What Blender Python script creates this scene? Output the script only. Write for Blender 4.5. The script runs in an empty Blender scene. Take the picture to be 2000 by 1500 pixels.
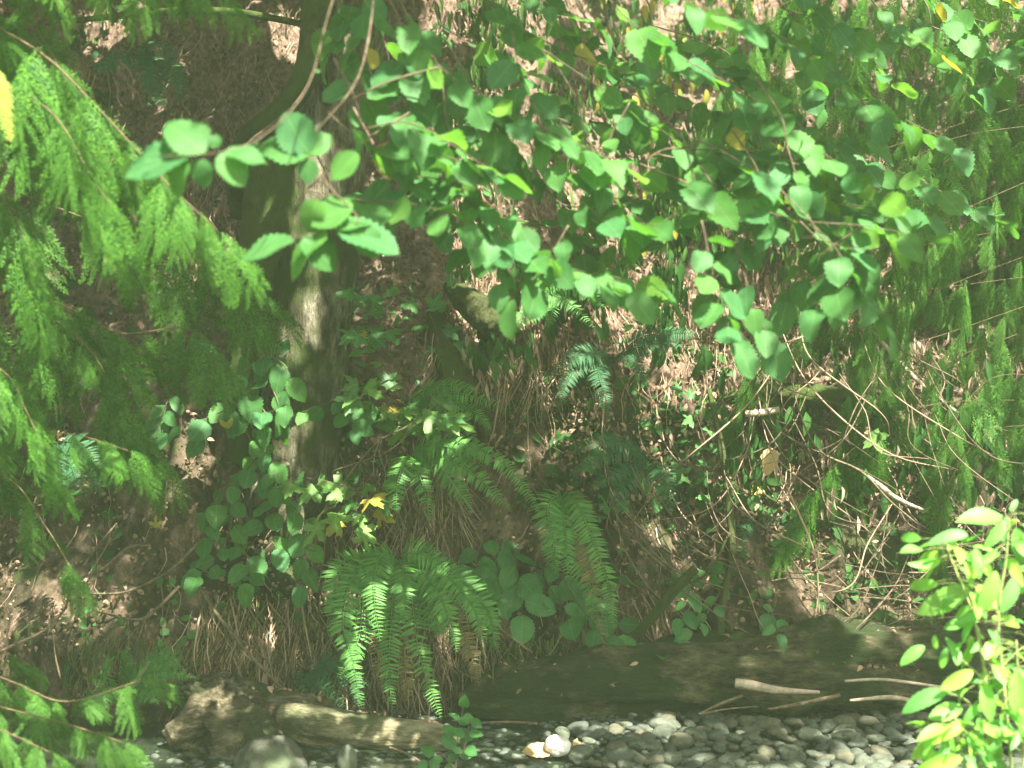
import bpy, math, random
import numpy as np
from mathutils import noise as mnoise, Vector

# ------------------------------------------------------------------ camera, sky, sun, exposure
sc = bpy.context.scene
COL = sc.collection
F = 2747.0            # focal length in photograph pixels (2000 wide)
CZ = 1.6              # eye height over the gravel bar
SUN = np.array([0.36, -0.60, 0.92]); SUN = SUN/np.linalg.norm(SUN)

cd = bpy.data.cameras.new('camera'); cam = bpy.data.objects.new('camera', cd); COL.objects.link(cam)
cam.location = (0, 0, CZ); cam.rotation_euler = (math.radians(90), 0, 0)
cd.sensor_width = 36; cd.lens = F/2000*36; cd.clip_end = 2000; cd.clip_start = 0.05
cd.dof.use_dof = True; cd.dof.focus_distance = 7.0; cd.dof.aperture_fstop = 1.5
sc.camera = cam

w = bpy.data.worlds.new('World'); sc.world = w; w.use_nodes = True
nt = w.node_tree; nt.nodes.clear()
sky = nt.nodes.new('ShaderNodeTexSky'); sky.sky_type = 'NISHITA'; sky.sun_disc = False
sky.sun_elevation = math.asin(SUN[2]); sky.sun_rotation = math.atan2(SUN[0], SUN[1]); sky.dust_density = 4.0; sky.ozone_density = 0.3; sky.air_density = 0.7
bg = nt.nodes.new('ShaderNodeBackground'); bg.inputs[1].default_value = 0.05
wo = nt.nodes.new('ShaderNodeOutputWorld')
nt.links.new(sky.outputs[0], bg.inputs[0]); nt.links.new(bg.outputs[0], wo.inputs[0])
ld = bpy.data.lights.new('sun', 'SUN'); lo = bpy.data.objects.new('sun', ld); COL.objects.link(lo)
ld.energy = 5.0; ld.angle = math.radians(0.5); ld.color = (1, 0.95, 0.86)
lo.rotation_euler = Vector(SUN).to_track_quat('Z', 'Y').to_euler(); lo.location = (2, -4, 9)
sc.view_settings.view_transform = 'Standard'; sc.view_settings.look = 'None'
sc.view_settings.exposure = 2.48; sc.view_settings.gamma = 1.0
sc.cycles.use_denoising = True
sc.cycles.max_bounces = 7; sc.cycles.diffuse_bounces = 4; sc.cycles.transmission_bounces = 5
sc.cycles.transparent_max_bounces = 4; sc.cycles.volume_bounces = 1
sc.cycles.use_adaptive_sampling = True; sc.cycles.adaptive_threshold = 0.02

R = np.random.RandomState(11); rnd = random.Random(5)
def U(a, b, n=None): return R.uniform(a, b, n)

# ------------------------------------------------------------------ maths helpers
def A(*p): return np.array(p, float)
def nrm(v):
    v = np.asarray(v, float); return v/np.maximum(np.linalg.norm(v, axis=-1, keepdims=True), 1e-9)
def W(px, py, Y): return A((px-1000)/F*Y, Y, CZ-(py-750)/F*Y)      # photograph pixel at depth Y -> world
def smooth(a, b, x):
    t = min(1, max(0, (x-a)/(b-a))); return t*t*(3-2*t)
def fbm(x, y, z, o=4): return mnoise.fractal(Vector((x, y, z)), 1.0, 2.0, o)
def bankY(x, z):
    y = 7.12+0.30*z
    y += 0.30*max(0, z-1.7)
    r = smooth(-0.2, 1.1, x)
    y += r*(0.42*max(0, z-1.25))-r*0.15*smooth(0.9, 0.2, z)
    y -= 0.22*smooth(0.9, 0.2, z)*smooth(-1.1, -1.8, x)
    y += 0.30*mnoise.noise(Vector((x*0.9+3, z*1.1, 0)))+0.10*mnoise.noise(Vector((x*3, z*2.6, 5)))
    return y
def B(px, py, off=0.0):                                             # photograph pixel -> point on the bank, off metres in front
    Y = 6.3
    while Y < 13:
        p = W(px, py, Y)
        if Y >= bankY(p[0], max(p[2], 0)) or p[2] < 0: break
        Y += 0.02
    return W(px, py, Y-off)
def resample(P, n):
    P = np.asarray(P, float)
    if len(P) == 2: P = np.array([P[0], (P[0]*2+P[1])/3, (P[0]+P[1]*2)/3, P[1]])
    Q = np.vstack([2*P[0]-P[1], P, 2*P[-1]-P[-2]])
    out = []
    for t in np.linspace(0, len(P)-1-1e-6, n):
        i = int(t); f = t-i; a, b, c, d = Q[i:i+4]
        out.append(0.5*((2*b)+(c-a)*f+(2*a-5*b+4*c-d)*f*f+(3*b-a-3*c+d)*f**3))
    return np.array(out)
def frames(d, n):                                                   # columns: x side, y direction, z normal
    y = nrm(d); x = nrm(np.cross(y, n)); z = np.cross(x, y)
    return np.stack([x, y, z], axis=-1)

class MB:
    def __init__(s): s.V = []; s.L = []; s.S = []; s.UV = []; s.n = 0
    def add(s, V, faces, uv=None):
        V = np.asarray(V, float)
        L = np.array([i for f in faces for i in f]); S = np.array([len(f) for f in faces])
        s.V.append(V); s.L.append(L+s.n); s.S.append(S)
        s.UV.append((uv if uv is not None else np.zeros((len(V), 2)))[L]); s.n += len(V)
    def inst(s, T, M, t):                                           # T template, M (n,3,3) incl. scale, t (n,3)
        V, L, S, uv = T; n = len(t)
        if n == 0: return
        W_ = np.einsum('nij,vj->nvi', M, V)+t[:, None, :]
        s.V.append(W_.reshape(-1, 3))
        s.L.append((L[None, :]+(np.arange(n)*len(V))[:, None]+s.n).reshape(-1))
        s.S.append(np.tile(S, n)); s.UV.append(np.tile(uv[L], (n, 1))); s.n += n*len(V)
    def tube(s, P, r, sides=6, n=None, rough=0.0, cap=True, seed=0, ridge=0):
        P = np.asarray(P, float); n = n or max(4, int(3*len(P)))
        C = resample(P, n); r = np.atleast_1d(np.asarray(r, float))
        rr = np.interp(np.linspace(0, 1, n), np.linspace(0, 1, len(r)), r) if len(r) > 1 else np.full(n, r[0])
        T = nrm(np.gradient(C, axis=0)); up = A(0.13, 0.31, 0.94) if abs(T[0][2]) < 0.9 else A(1, 0.1, 0)
        V = []
        x = nrm(np.cross(T[0], up))
        ln = 0; uv = []
        for i in range(n):
            x = nrm(x-T[i]*np.dot(x, T[i])); y = np.cross(T[i], x)
            if i: ln += np.linalg.norm(C[i]-C[i-1])
            for k in range(sides):
                a = 2*math.pi*k/sides; q = rr[i]
                if rough:
                    d = x*math.cos(a)+y*math.sin(a)
                    q *= 1+rough*mnoise.fractal(Vector(d*1.6+A(0, 0, ln*2.2+seed)), 1, 2, 4)
                    if ridge: q *= 1+ridge*abs(mnoise.noise(Vector(d*7+A(0, 0, ln*2.0+seed*3))))
                V.append(C[i]+(x*math.cos(a)+y*math.sin(a))*q); uv.append((k/sides, ln))
        Fc = [(i*sides+k, i*sides+(k+1) % sides, (i+1)*sides+(k+1) % sides, (i+1)*sides+k) for i in range(n-1) for k in range(sides)]
        if cap: Fc += [tuple(range(sides))[::-1], tuple((n-1)*sides+k for k in range(sides))]
        s.add(V, Fc, np.array(uv))
    def build(s, name, m, root=None, parent=None, flat=False):
        V = np.concatenate(s.V); L = np.concatenate(s.L); S = np.concatenate(s.S); UV = np.concatenate(s.UV)
        if root is not None: V = V-np.array(root.location)
        me = bpy.data.meshes.new(name)
        me.vertices.add(len(V)); me.vertices.foreach_set('co', V.astype(np.float32).ravel())
        me.loops.add(len(L)); me.loops.foreach_set('vertex_index', L.astype(np.int32))
        me.polygons.add(len(S)); me.polygons.foreach_set('loop_start', np.concatenate([[0], np.cumsum(S)[:-1]]).astype(np.int32))
        try: me.polygons.foreach_set('loop_total', S.astype(np.int32))
        except Exception: pass
        me.polygons.foreach_set('use_smooth', np.full(len(S), not flat))
        uvl = me.uv_layers.new(name='UVMap'); uvl.data.foreach_set('uv', UV.astype(np.float32).ravel())
        me.update(calc_edges=True); me.validate(); me.materials.append(m)
        o = bpy.data.objects.new(name, me); COL.objects.link(o)
        if parent is not None: o.parent = parent
        elif root is not None: o.parent = root
        return o

def tag(o, label=None, cat=None, group=None, kind=None):
    if label: o['label'] = label
    if cat: o['category'] = cat
    if group: o['group'] = group
    if kind: o['kind'] = kind
    return o
def thing(name, loc, label, cat, group=None):
    o = bpy.data.objects.new(name, None); COL.objects.link(o); o.location = tuple(loc); o.empty_display_size = 0.1
    bpy.context.view_layer.update()
    return tag(o, label, cat, group)

# ------------------------------------------------------------------ materials
def newmat(name):
    m = bpy.data.materials.new(name); m.use_nodes = True; t = m.node_tree; t.nodes.clear()
    return m, t, t.nodes.new('ShaderNodeOutputMaterial')
def ramp(t, stops):
    r = t.nodes.new('ShaderNodeValToRGB'); e = r.color_ramp.elements
    while len(e) < len(stops): e.new(0.5)
    for k, (p, c) in enumerate(stops): e[k].position = p; e[k].color = (*c, 1)
    return r
def leafmat(name, cols, trans, rough=0.45, tw=0.35, veins=0.25, spec=0.4):
    """leaf: colour varies leaf by leaf, light shines through the blade"""
    m, t, out = newmat(name); N = t.nodes; K = t.links
    g = N.new('ShaderNodeNewGeometry')
    n = len(cols); r = ramp(t, [((k+0.5)/n, c) for k, c in enumerate(cols)]); K.new(g.outputs['Random Per Island'], r.inputs[0])
    uv = N.new('ShaderNodeUVMap'); sep = N.new('ShaderNodeSeparateXYZ'); K.new(uv.outputs[0], sep.inputs[0])
    def mth(op, a, b=None, c=None):
        q = N.new('ShaderNodeMath'); q.operation = op
        for i, v in enumerate((a, b, c)):
            if v is None: continue
            if isinstance(v, (int, float)): q.inputs[i].default_value = v
            else: K.new(v, q.inputs[i])
        return q.outputs[0]
    au = mth('ABSOLUTE', sep.outputs[0])
    sv = mth('SINE', mth('MULTIPLY', mth('SUBTRACT', sep.outputs[1], mth('MULTIPLY', au, 0.55)), 52))
    vein = mth('MAXIMUM', mth('LESS_THAN', au, 0.035), mth('MULTIPLY', mth('GREATER_THAN', sv, 0.86), 0.7))
    nz = N.new('ShaderNodeTexNoise'); nz.inputs['Scale'].default_value = 9; nz.inputs['Detail'].default_value = 3
    hs = N.new('ShaderNodeHueSaturation'); K.new(r.outputs[0], hs.inputs['Color'])
    K.new(mth('MULTIPLY_ADD', nz.outputs[0], 0.7, 0.65), hs.inputs['Value'])
    mx = N.new('ShaderNodeMixRGB'); mx.blend_type = 'SCREEN'; K.new(mth('MULTIPLY', vein, veins), mx.inputs[0]); K.new(hs.outputs[0], mx.inputs[1]); mx.inputs[2].default_value = (0.2, 0.28, 0.1, 1)
    p = N.new('ShaderNodeBsdfPrincipled'); K.new(mx.outputs[0], p.inputs['Base Color'])
    p.inputs['Roughness'].default_value = rough; p.inputs['Specular IOR Level'].default_value = spec
    bp = N.new('ShaderNodeBump'); bp.inputs['Strength'].default_value = 0.35; bp.inputs['Distance'].default_value = 0.004
    K.new(mth('SUBTRACT', 1.0, vein), bp.inputs['Height']); K.new(bp.outputs[0], p.inputs['Normal'])
    tr = N.new('ShaderNodeBsdfTranslucent'); m2 = N.new('ShaderNodeMixRGB'); m2.blend_type = 'MULTIPLY'; m2.inputs[0].default_value = 1
    K.new(mx.outputs[0], m2.inputs[1]); m2.inputs[2].default_value = (*trans, 1); K.new(m2.outputs[0], tr.inputs[0])
    ms = N.new('ShaderNodeMixShader'); ms.inputs[0].default_value = tw
    K.new(p.outputs[0], ms.inputs[1]); K.new(tr.outputs[0], ms.inputs[2]); K.new(ms.outputs[0], out.inputs[0])
    return m
def surfmat(name, stops, scale=6, stretch=(1, 1, 1), bump=0.6, rough=0.9, dist=0.02, moss=None, mossamt=0.5, fine=40, spec=0.25):
    """noise-coloured rough surface with optional moss or lichen patches"""
    m, t, out = newmat(name); N = t.nodes; K = t.links
    tc = N.new('ShaderNodeTexCoord'); mp = N.new('ShaderNodeMapping'); mp.inputs['Scale'].default_value = stretch; K.new(tc.outputs['Object'], mp.inputs[0])
    n1 = N.new('ShaderNodeTexNoise'); n1.inputs['Scale'].default_value = scale; n1.inputs['Detail'].default_value = 9; n1.inputs['Roughness'].default_value = 0.7; K.new(mp.outputs[0], n1.inputs[0])
    r = ramp(t, stops); K.new(n1.outputs[0], r.inputs[0]); c = r.outputs[0]
    n2 = N.new('ShaderNodeTexNoise'); n2.inputs['Scale'].default_value = fine; n2.inputs['Detail'].default_value = 6; n2.inputs['Roughness'].default_value = 0.75; K.new(mp.outputs[0], n2.inputs[0])
    r3 = ramp(t, [(0.3, (0.45, 0.45, 0.45)), (0.7, (1.5, 1.5, 1.5))]); K.new(n2.outputs[0], r3.inputs[0])
    q = N.new('ShaderNodeMixRGB'); q.blend_type = 'MULTIPLY'; q.inputs[0].default_value = 0.7; K.new(c, q.inputs[1]); K.new(r3.outputs[0], q.inputs[2]); c = q.outputs[0]
    if moss:
        n3 = N.new('ShaderNodeTexNoise'); n3.inputs['Scale'].default_value = 3.5; n3.inputs['Detail'].default_value = 7; K.new(tc.outputs['Object'], n3.inputs[0])
        r2 = ramp(t, [(0.62-mossamt*0.35, (0, 0, 0)), (0.72-mossamt*0.35, (1, 1, 1))]); K.new(n3.outputs[0], r2.inputs[0])
        x = N.new('ShaderNodeMixRGB'); K.new(r2.outputs[0], x.inputs[0]); K.new(c, x.inputs[1]); x.inputs[2].default_value = (*moss, 1); c = x.outputs[0]
    p = N.new('ShaderNodeBsdfPrincipled'); K.new(c, p.inputs['Base Color']); p.inputs['Roughness'].default_value = rough; p.inputs['Specular IOR Level'].default_value = spec
    ad = N.new('ShaderNodeMath'); ad.operation = 'ADD'; K.new(n1.outputs[0], ad.inputs[0]); K.new(n2.outputs[0], ad.inputs[1])
    b = N.new('ShaderNodeBump'); b.inputs['Strength'].default_value = bump; b.inputs['Distance'].default_value = dist; K.new(ad.outputs[0], b.inputs['Height']); K.new(b.outputs[0], p.inputs['Normal'])
    K.new(p.outputs[0], out.inputs[0]); return m
def strandmat(name, cols, tw=0.15):
    m, t, out = newmat(name); N = t.nodes; K = t.links
    g = N.new('ShaderNodeNewGeometry'); n = len(cols); r = ramp(t, [((k+0.5)/n, c) for k, c in enumerate(cols)]); K.new(g.outputs['Random Per Island'], r.inputs[0])
    p = N.new('ShaderNodeBsdfPrincipled'); K.new(r.outputs[0], p.inputs['Base Color']); p.inputs['Roughness'].default_value = 0.8; p.inputs['Specular IOR Level'].default_value = 0.2
    tr = N.new('ShaderNodeBsdfTranslucent'); K.new(r.outputs[0], tr.inputs[0]); ms = N.new('ShaderNodeMixShader'); ms.inputs[0].default_value = tw
    K.new(p.outputs[0], ms.inputs[1]); K.new(tr.outputs[0], ms.inputs[2]); K.new(ms.outputs[0], out.inputs[0]); return m

M = {}
M['soil'] = surfmat('bank_soil', [(0.30, (0.02, 0.017, 0.007)), (0.46, (0.062, 0.05, 0.026)), (0.56, (0.15, 0.108, 0.07)), (0.68, (0.40, 0.27, 0.2))], 5, (1, 1, 0.55), 0.9, 0.95, 0.03, (0.06, 0.085, 0.025), 0.12, 55)
def sunlit_soil_tint():  # upper soil coloured paler and pinker so its sun patches look brighter
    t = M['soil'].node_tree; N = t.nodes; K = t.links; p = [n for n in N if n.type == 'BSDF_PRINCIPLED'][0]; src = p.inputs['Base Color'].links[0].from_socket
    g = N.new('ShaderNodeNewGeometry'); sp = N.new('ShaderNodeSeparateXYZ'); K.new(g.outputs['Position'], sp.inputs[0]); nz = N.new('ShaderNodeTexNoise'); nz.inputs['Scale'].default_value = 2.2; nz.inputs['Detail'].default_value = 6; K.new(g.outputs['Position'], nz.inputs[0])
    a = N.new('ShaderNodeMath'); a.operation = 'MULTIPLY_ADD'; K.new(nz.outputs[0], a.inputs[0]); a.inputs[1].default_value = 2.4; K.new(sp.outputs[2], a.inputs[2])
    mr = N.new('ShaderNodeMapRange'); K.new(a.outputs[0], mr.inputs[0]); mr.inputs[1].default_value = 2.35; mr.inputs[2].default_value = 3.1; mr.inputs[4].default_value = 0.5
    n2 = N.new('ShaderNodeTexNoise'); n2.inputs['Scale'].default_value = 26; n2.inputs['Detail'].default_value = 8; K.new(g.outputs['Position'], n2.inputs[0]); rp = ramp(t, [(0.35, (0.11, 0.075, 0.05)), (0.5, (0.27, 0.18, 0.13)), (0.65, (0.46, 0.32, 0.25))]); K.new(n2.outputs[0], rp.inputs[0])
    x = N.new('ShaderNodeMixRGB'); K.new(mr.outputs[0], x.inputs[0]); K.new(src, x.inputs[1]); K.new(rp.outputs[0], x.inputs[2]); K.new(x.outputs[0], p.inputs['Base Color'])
sunlit_soil_tint()
M['gravelbed'] = surfmat('gravel_bed', [(0.3, (0.03, 0.032, 0.02)), (0.55, (0.07, 0.07, 0.045)), (0.75, (0.12, 0.12, 0.085))], 22, (1, 1, 1), 1, 0.9, 0.02, None, 0, 80)
M['bark'] = surfmat('maple_bark', [(0.36, (0.035, 0.028, 0.016)), (0.46, (0.09, 0.08, 0.045)), (0.54, (0.19, 0.17, 0.105)), (0.66, (0.38, 0.35, 0.25))], 13, (1, 1, 0.3), 1.0, 0.95, 0.05, (0.06, 0.085, 0.02), 0.45, 45)
M['mossbark'] = surfmat('mossy_bark', [(0.3, (0.03, 0.035, 0.012)), (0.55, (0.07, 0.08, 0.025)), (0.75, (0.12, 0.12, 0.05))], 14, (1, 1, 0.4), 1.0, 0.95, 0.02, (0.06, 0.09, 0.02), 0.5, 60)
M['twig'] = surfmat('twig_bark', [(0.3, (0.07, 0.052, 0.03)), (0.6, (0.16, 0.12, 0.078)), (0.8, (0.27, 0.21, 0.15))], 20, (1, 1, 1), 0.6, 0.9, 0.005)
M['palewood'] = surfmat('pale_dead_wood', [(0.3, (0.26, 0.2, 0.14)), (0.6, (0.45, 0.36, 0.27)), (0.8, (0.6, 0.5, 0.4))], 14, (1, 1, 1), 0.6, 0.85, 0.006)
M['cedarwood'] = surfmat('cedar_twig', [(0.3, (0.09, 0.06, 0.03)), (0.7, (0.2, 0.14, 0.08))], 16, (1, 1, 1), 0.5)
M['log'] = surfmat('old_log', [(0.35, (0.035, 0.035, 0.016)), (0.5, (0.11, 0.10, 0.05)), (0.65, (0.22, 0.19, 0.10))], 14, (0.5, 1, 1.4), 1, 0.95, 0.06, (0.045, 0.07, 0.02), 0.5, 40)
M['rotlog'] = surfmat('rotten_wood', [(0.36, (0.05, 0.042, 0.02)), (0.5, (0.17, 0.145, 0.085)), (0.64, (0.38, 0.33, 0.2))], 11, (0.4, 1, 1.3), 1, 0.95, 0.06, (0.07, 0.09, 0.035), 0.25, 45)
M['palelog'] = surfmat('weathered_log', [(0.36, (0.12, 0.105, 0.05)), (0.5, (0.3, 0.27, 0.15)), (0.64, (0.5, 0.45, 0.28))], 11, (0.4, 1, 1.3), 1, 0.95, 0.05, (0.12, 0.14, 0.06), 0.2, 45)
M['stone'] = surfmat('river_stone', [(0.3, (0.05, 0.058, 0.042)), (0.5, (0.10, 0.115, 0.082)), (0.7, (0.16, 0.17, 0.125))], 1.6, (1, 1, 1), 0.5, 0.85, 0.01, (0.035, 0.05, 0.02), .2, 14, 0.25)
M['stone2'] = surfmat('dark_river_stone', [(0.3, (0.035, 0.044, 0.034)), (0.6, (0.07, 0.085, 0.062)), (0.8, (0.12, 0.135, 0.09))], 3, (1, 1, 1), 0.35, 0.7, 0.01, None, 0, 35, 0.4)
M['stone3'] = surfmat('warm_river_stone', [(0.3, (0.06, 0.06, 0.037)), (0.6, (0.11, 0.107, 0.068)), (0.8, (0.17, 0.16, 0.11))], 3, (1, 1, 1), 0.35, 0.8, 0.01, None, 0, 35, 0.35)
M['white'] = surfmat('white_stone', [(0.3, (0.66, 0.6, 0.54)), (0.7, (0.85, 0.8, 0.74))], 3, (1, 1, 1), 0.15, 0.7, 0.005)
M['boulder'] = surfmat('boulder_stone', [(0.3, (0.05, 0.055, 0.04)), (0.6, (0.11, 0.115, 0.08)), (0.8, (0.18, 0.18, 0.13))], 4, (1, 1, 1), 0.8, 0.9, 0.02, (0.1, 0.13, 0.07), 0.25, 40)
G3 = [(0.04, 0.14, 0.03), (0.07, 0.20, 0.05), (0.085, 0.23, 0.04), (0.05, 0.17, 0.055), (0.12, 0.27, 0.03), (0.03, 0.11, 0.015)]
M['hazel'] = leafmat('hazel_leaf', G3, (1.8, 1.8, 0.7), 0.55, 0.42, 0.25, 0.22)
M['bramble'] = leafmat('bramble_leaf', [(0.04, 0.15, 0.035), (0.055, 0.19, 0.045), (0.075, 0.23, 0.05)], (1.7, 1.8, 0.9), 0.5, 0.35)
M['maple'] = leafmat('maple_leaf', [(0.05, 0.15, 0.04), (0.09, 0.22, 0.05), (0.15, 0.29, 0.06), (0.12, 0.25, 0.05)], (1.8, 1.8, 0.9), 0.5, 0.4)
M['yellowleaf'] = leafmat('yellowed_leaf', [(0.32, 0.30, 0.04), (0.42, 0.34, 0.05), (0.22, 0.28, 0.05)], (1.4, 1.3, 0.6), 0.5, 0.4)
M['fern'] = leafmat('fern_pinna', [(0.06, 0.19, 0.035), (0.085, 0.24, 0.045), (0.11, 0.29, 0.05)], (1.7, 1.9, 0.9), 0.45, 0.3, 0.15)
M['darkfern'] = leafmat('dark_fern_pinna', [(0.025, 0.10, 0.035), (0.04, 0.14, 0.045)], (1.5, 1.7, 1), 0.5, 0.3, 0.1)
M['deadfern'] = leafmat('withered_fern', [(0.20, 0.15, 0.07), (0.28, 0.2, 0.1), (0.15, 0.15, 0.05)], (1.3, 1.2, 0.8), 0.8, 0.25, 0.1)
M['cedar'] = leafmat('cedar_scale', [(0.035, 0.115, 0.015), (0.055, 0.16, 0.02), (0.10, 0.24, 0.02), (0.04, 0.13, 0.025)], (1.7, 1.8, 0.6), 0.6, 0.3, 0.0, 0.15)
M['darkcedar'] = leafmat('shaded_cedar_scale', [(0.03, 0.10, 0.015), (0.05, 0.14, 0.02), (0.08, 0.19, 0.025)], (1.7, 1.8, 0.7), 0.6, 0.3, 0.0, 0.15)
M['canopy'] = leafmat('canopy_leaf', [(0.04, 0.10, 0.02), (0.06, 0.13, 0.03)], (1.5, 1.8, 0.6), 0.6, 0.12, 0.0)
M['paledead'] = strandmat('pale_dead_leaf', [(0.36, 0.24, 0.17), (0.55, 0.40, 0.31), (0.45, 0.3, 0.24), (0.62, 0.47, 0.36)], .3)
M['crumb'] = strandmat('soil_crumb', [(0.05, 0.04, 0.02), (0.12, 0.09, 0.05), (0.22, 0.155, 0.1), (0.34, 0.24, 0.17), (0.08, 0.07, 0.03)], 0.0)
M['limecedar'] = leafmat('lime_cedar_scale', [(0.30, 0.42, 0.06), (0.42, 0.48, 0.09)], (1.4, 1.4, 0.7), 0.5, 0.3, 0.0)  # strong sunlight on the spray tip put into a yellow-lime colour
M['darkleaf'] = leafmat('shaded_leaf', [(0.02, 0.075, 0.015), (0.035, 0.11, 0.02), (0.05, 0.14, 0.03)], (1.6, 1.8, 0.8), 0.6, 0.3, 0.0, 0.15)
M['jewel'] = leafmat('jewelweed_leaf', [(0.13, 0.40, 0.06), (0.19, 0.48, 0.06), (0.31, 0.55, 0.06), (0.14, 0.41, 0.10)], (1.6, 1.6, 0.7), 0.5, 0.4, 0.3)
M['jewelstem'] = surfmat('jewelweed_stem', [(0.3, (0.16, 0.26, 0.07)), (0.7, (0.34, 0.34, 0.14))], 12, (1, 1, 1), 0.1, 0.5)
M['strand'] = strandmat('dead_strands', [(0.08, 0.06, 0.03), (0.16, 0.115, 0.065), (0.3, 0.21, 0.14), (0.48, 0.34, 0.25), (0.11, 0.09, 0.04)])
M['litter'] = strandmat('leaf_litter', [(0.14, 0.085, 0.05), (0.26, 0.16, 0.1), (0.38, 0.25, 0.17), (0.5, 0.35, 0.24), (0.2, 0.14, 0.07)])
M['grass'] = strandmat('bank_grass', [(0.06, 0.15, 0.03), (0.16, 0.19, 0.06), (0.3, 0.26, 0.13), (0.08, 0.2, 0.05)], 0.3)
M['dryleaf'] = leafmat('dry_leaf', [(0.42, 0.27, 0.12), (0.55, 0.38, 0.2)], (1.1, 1, 0.8), 0.8, 0.25, 0.3)

# ------------------------------------------------------------------ leaf templates (unit length along +Y, normal +Z)
def tmpl(V, faces, uv=None):
    V = np.array(V, float); L = np.array([i for f in faces for i in f]); S = np.array([len(f) for f in faces])
    if uv is None: uv = np.stack([V[:, 0], V[:, 1]], 1)
    return (V, L, S, np.array(uv, float))
def oval_leaf(width, rows=13, ser=0.07, fold=0.18, droop=0.22, peak=0.45, tip=1.0, wave=0.0, ph=0):
    V = []; Fc = []; uv = []
    for i in range(rows):
        s = i/(rows-1)
        h = width*0.5*(math.sin(math.pi*s**(math.log(0.5)/math.log(peak)))**0.62 if 0 < s < 1 else 0)
        if s > 0.82: h *= (1-((s-0.82)/0.18)**2*0.35*tip)
        h *= 1+(ser if i % 2 else -ser)
        z = -droop*s*s; h = max(h, 0.004)
        ww = wave*math.sin(s*9+ph)
        V += [(-h, s, z+fold*h+ww), (0, s, z), (h, s, z+fold*h-ww)]; uv += [(-h/width*2, s), (0, s), (h/width*2, s)]
        if i: a = 3*(i-1); b = 3*i; Fc += [(a, a+1, b+1, b), (a+1, a+2, b+2, b+1)]
    return tmpl(V, Fc, uv)
def lobed_leaf(seed=0, deep=0.5):
    rr = random.Random(seed); lobes = [(-128, 0.5), (-68, 0.85), (0, 1.0), (68, 0.85), (128, 0.5)]
    V = [(0, 0.33, 0)]
    ang = []
    for k, (a, l) in enumerate(lobes):
        ang += [(a-17, l*0.72), (a-8, l*0.78), (a, l), (a+8, l*0.78), (a+17, l*0.72)]
        if k < 4: ang.append((a+34 if k != 0 and k != 3 else a+30, deep*0.62))
    for a, l in ang:
        t = math.radians(a); rad = l*0.66*(1+rr.uniform(-0.08, 0.08))
        V.append((math.sin(t)*rad, 0.33+math.cos(t)*rad, -0.25*(rad**2)+0.05*math.sin(3*t)))
    n = len(V)
    return tmpl(V, [(0, i+1, i) for i in range(1, n-1)]+[(0, 1, n-1)])
T = {}
T['hazel'] = [oval_leaf(0.84, 19, 0.085, 0.2, d, 0.44, 1.2, w_, p) for d, w_, p in ((0.1, 0.02, 0), (0.3, 0.045, 2), (0.5, 0.03, 4), (0.2, 0.06, 1), (-0.12, 0.03, 3))]
T['oval'] = [oval_leaf(0.68, 11, 0.05, 0.25, d, 0.42) for d in (0.15, 0.35)]
T['jewel'] = [oval_leaf(0.42, 17, 0.05, 0.35, d, 0.5, 0.6, 0.012, p) for d, p in ((0.1, 0), (0.3, 2), (0.55, 3))]
T['maple'] = [lobed_leaf(1, 0.5), lobed_leaf(2, 0.42), lobed_leaf(3, 0.6)]
T['litter'] = [oval_leaf(0.5, 4, 0.0, 0.5, 0.3)]
def cedar_spray(seed, npair=11, st=0.05, bl=1.0):
    rr = random.Random(seed); V = []; Fc = []
    bend = rr.uniform(-0.25, 0.25)
    def blade(p, d, l, wd, z0, z1):
        d = d/np.linalg.norm(d); n_ = A(-d[1], d[0]); i = len(V)
        a = p-n_*wd*0.3; b = p+d*l*0.5-n_*wd; c = p+d*l; e = p+d*l*0.5+n_*wd; f = p+n_*wd*0.3
        for q, z in ((a, z0), (b, (z0+z1)/2), (c, z1), (e, (z0+z1)/2), (f, z0)): V.append((q[0], q[1], z))
        Fc.append((i, i+1, i+2, i+3, i+4))
    def axis(s): return A(bend*s*s*0.5, s)
    for i in range(12):
        a, b = axis(i/12), axis((i+1)/12); blade(a, b-a, 0.1, 0.006, -0.15*(i/12)**2, -0.15*((i+1)/12)**2)
    for i in range(npair*2):
        s = 0.06+0.92*i/(npair*2); sd = 1 if i % 2 else -1
        L = 0.36*(1-s)**0.7*rr.uniform(0.65, 1.15)*min(1, 0.45+s*3)+0.04
        ang = math.radians(rr.uniform(33, 44))*sd; d = A(math.sin(ang), math.cos(ang)); p = axis(s); zb = -0.15*s*s
        k = max(2, int(L/st))
        for j in range(k):
            u = (j+0.3)/k; q = p+d*L*u+A(0, 0.06*L*u*u); z = zb-0.2*(L*u)**2-0.02*u
            for ss in (-1, 1):
                a2 = ang+ss*math.radians(36); l2 = (0.072*(1-u)+0.03)*rr.uniform(0.8, 1.15)*bl
                blade(q, A(math.sin(a2), math.cos(a2)), l2, l2*0.15, z, z-0.008)
        blade(p, d, L*1.05, 0.006, zb, zb-0.2*L*L-0.02)
    return tmpl(V, Fc)
T['cedar'] = [cedar_spray(i) for i in range(4)]
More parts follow.
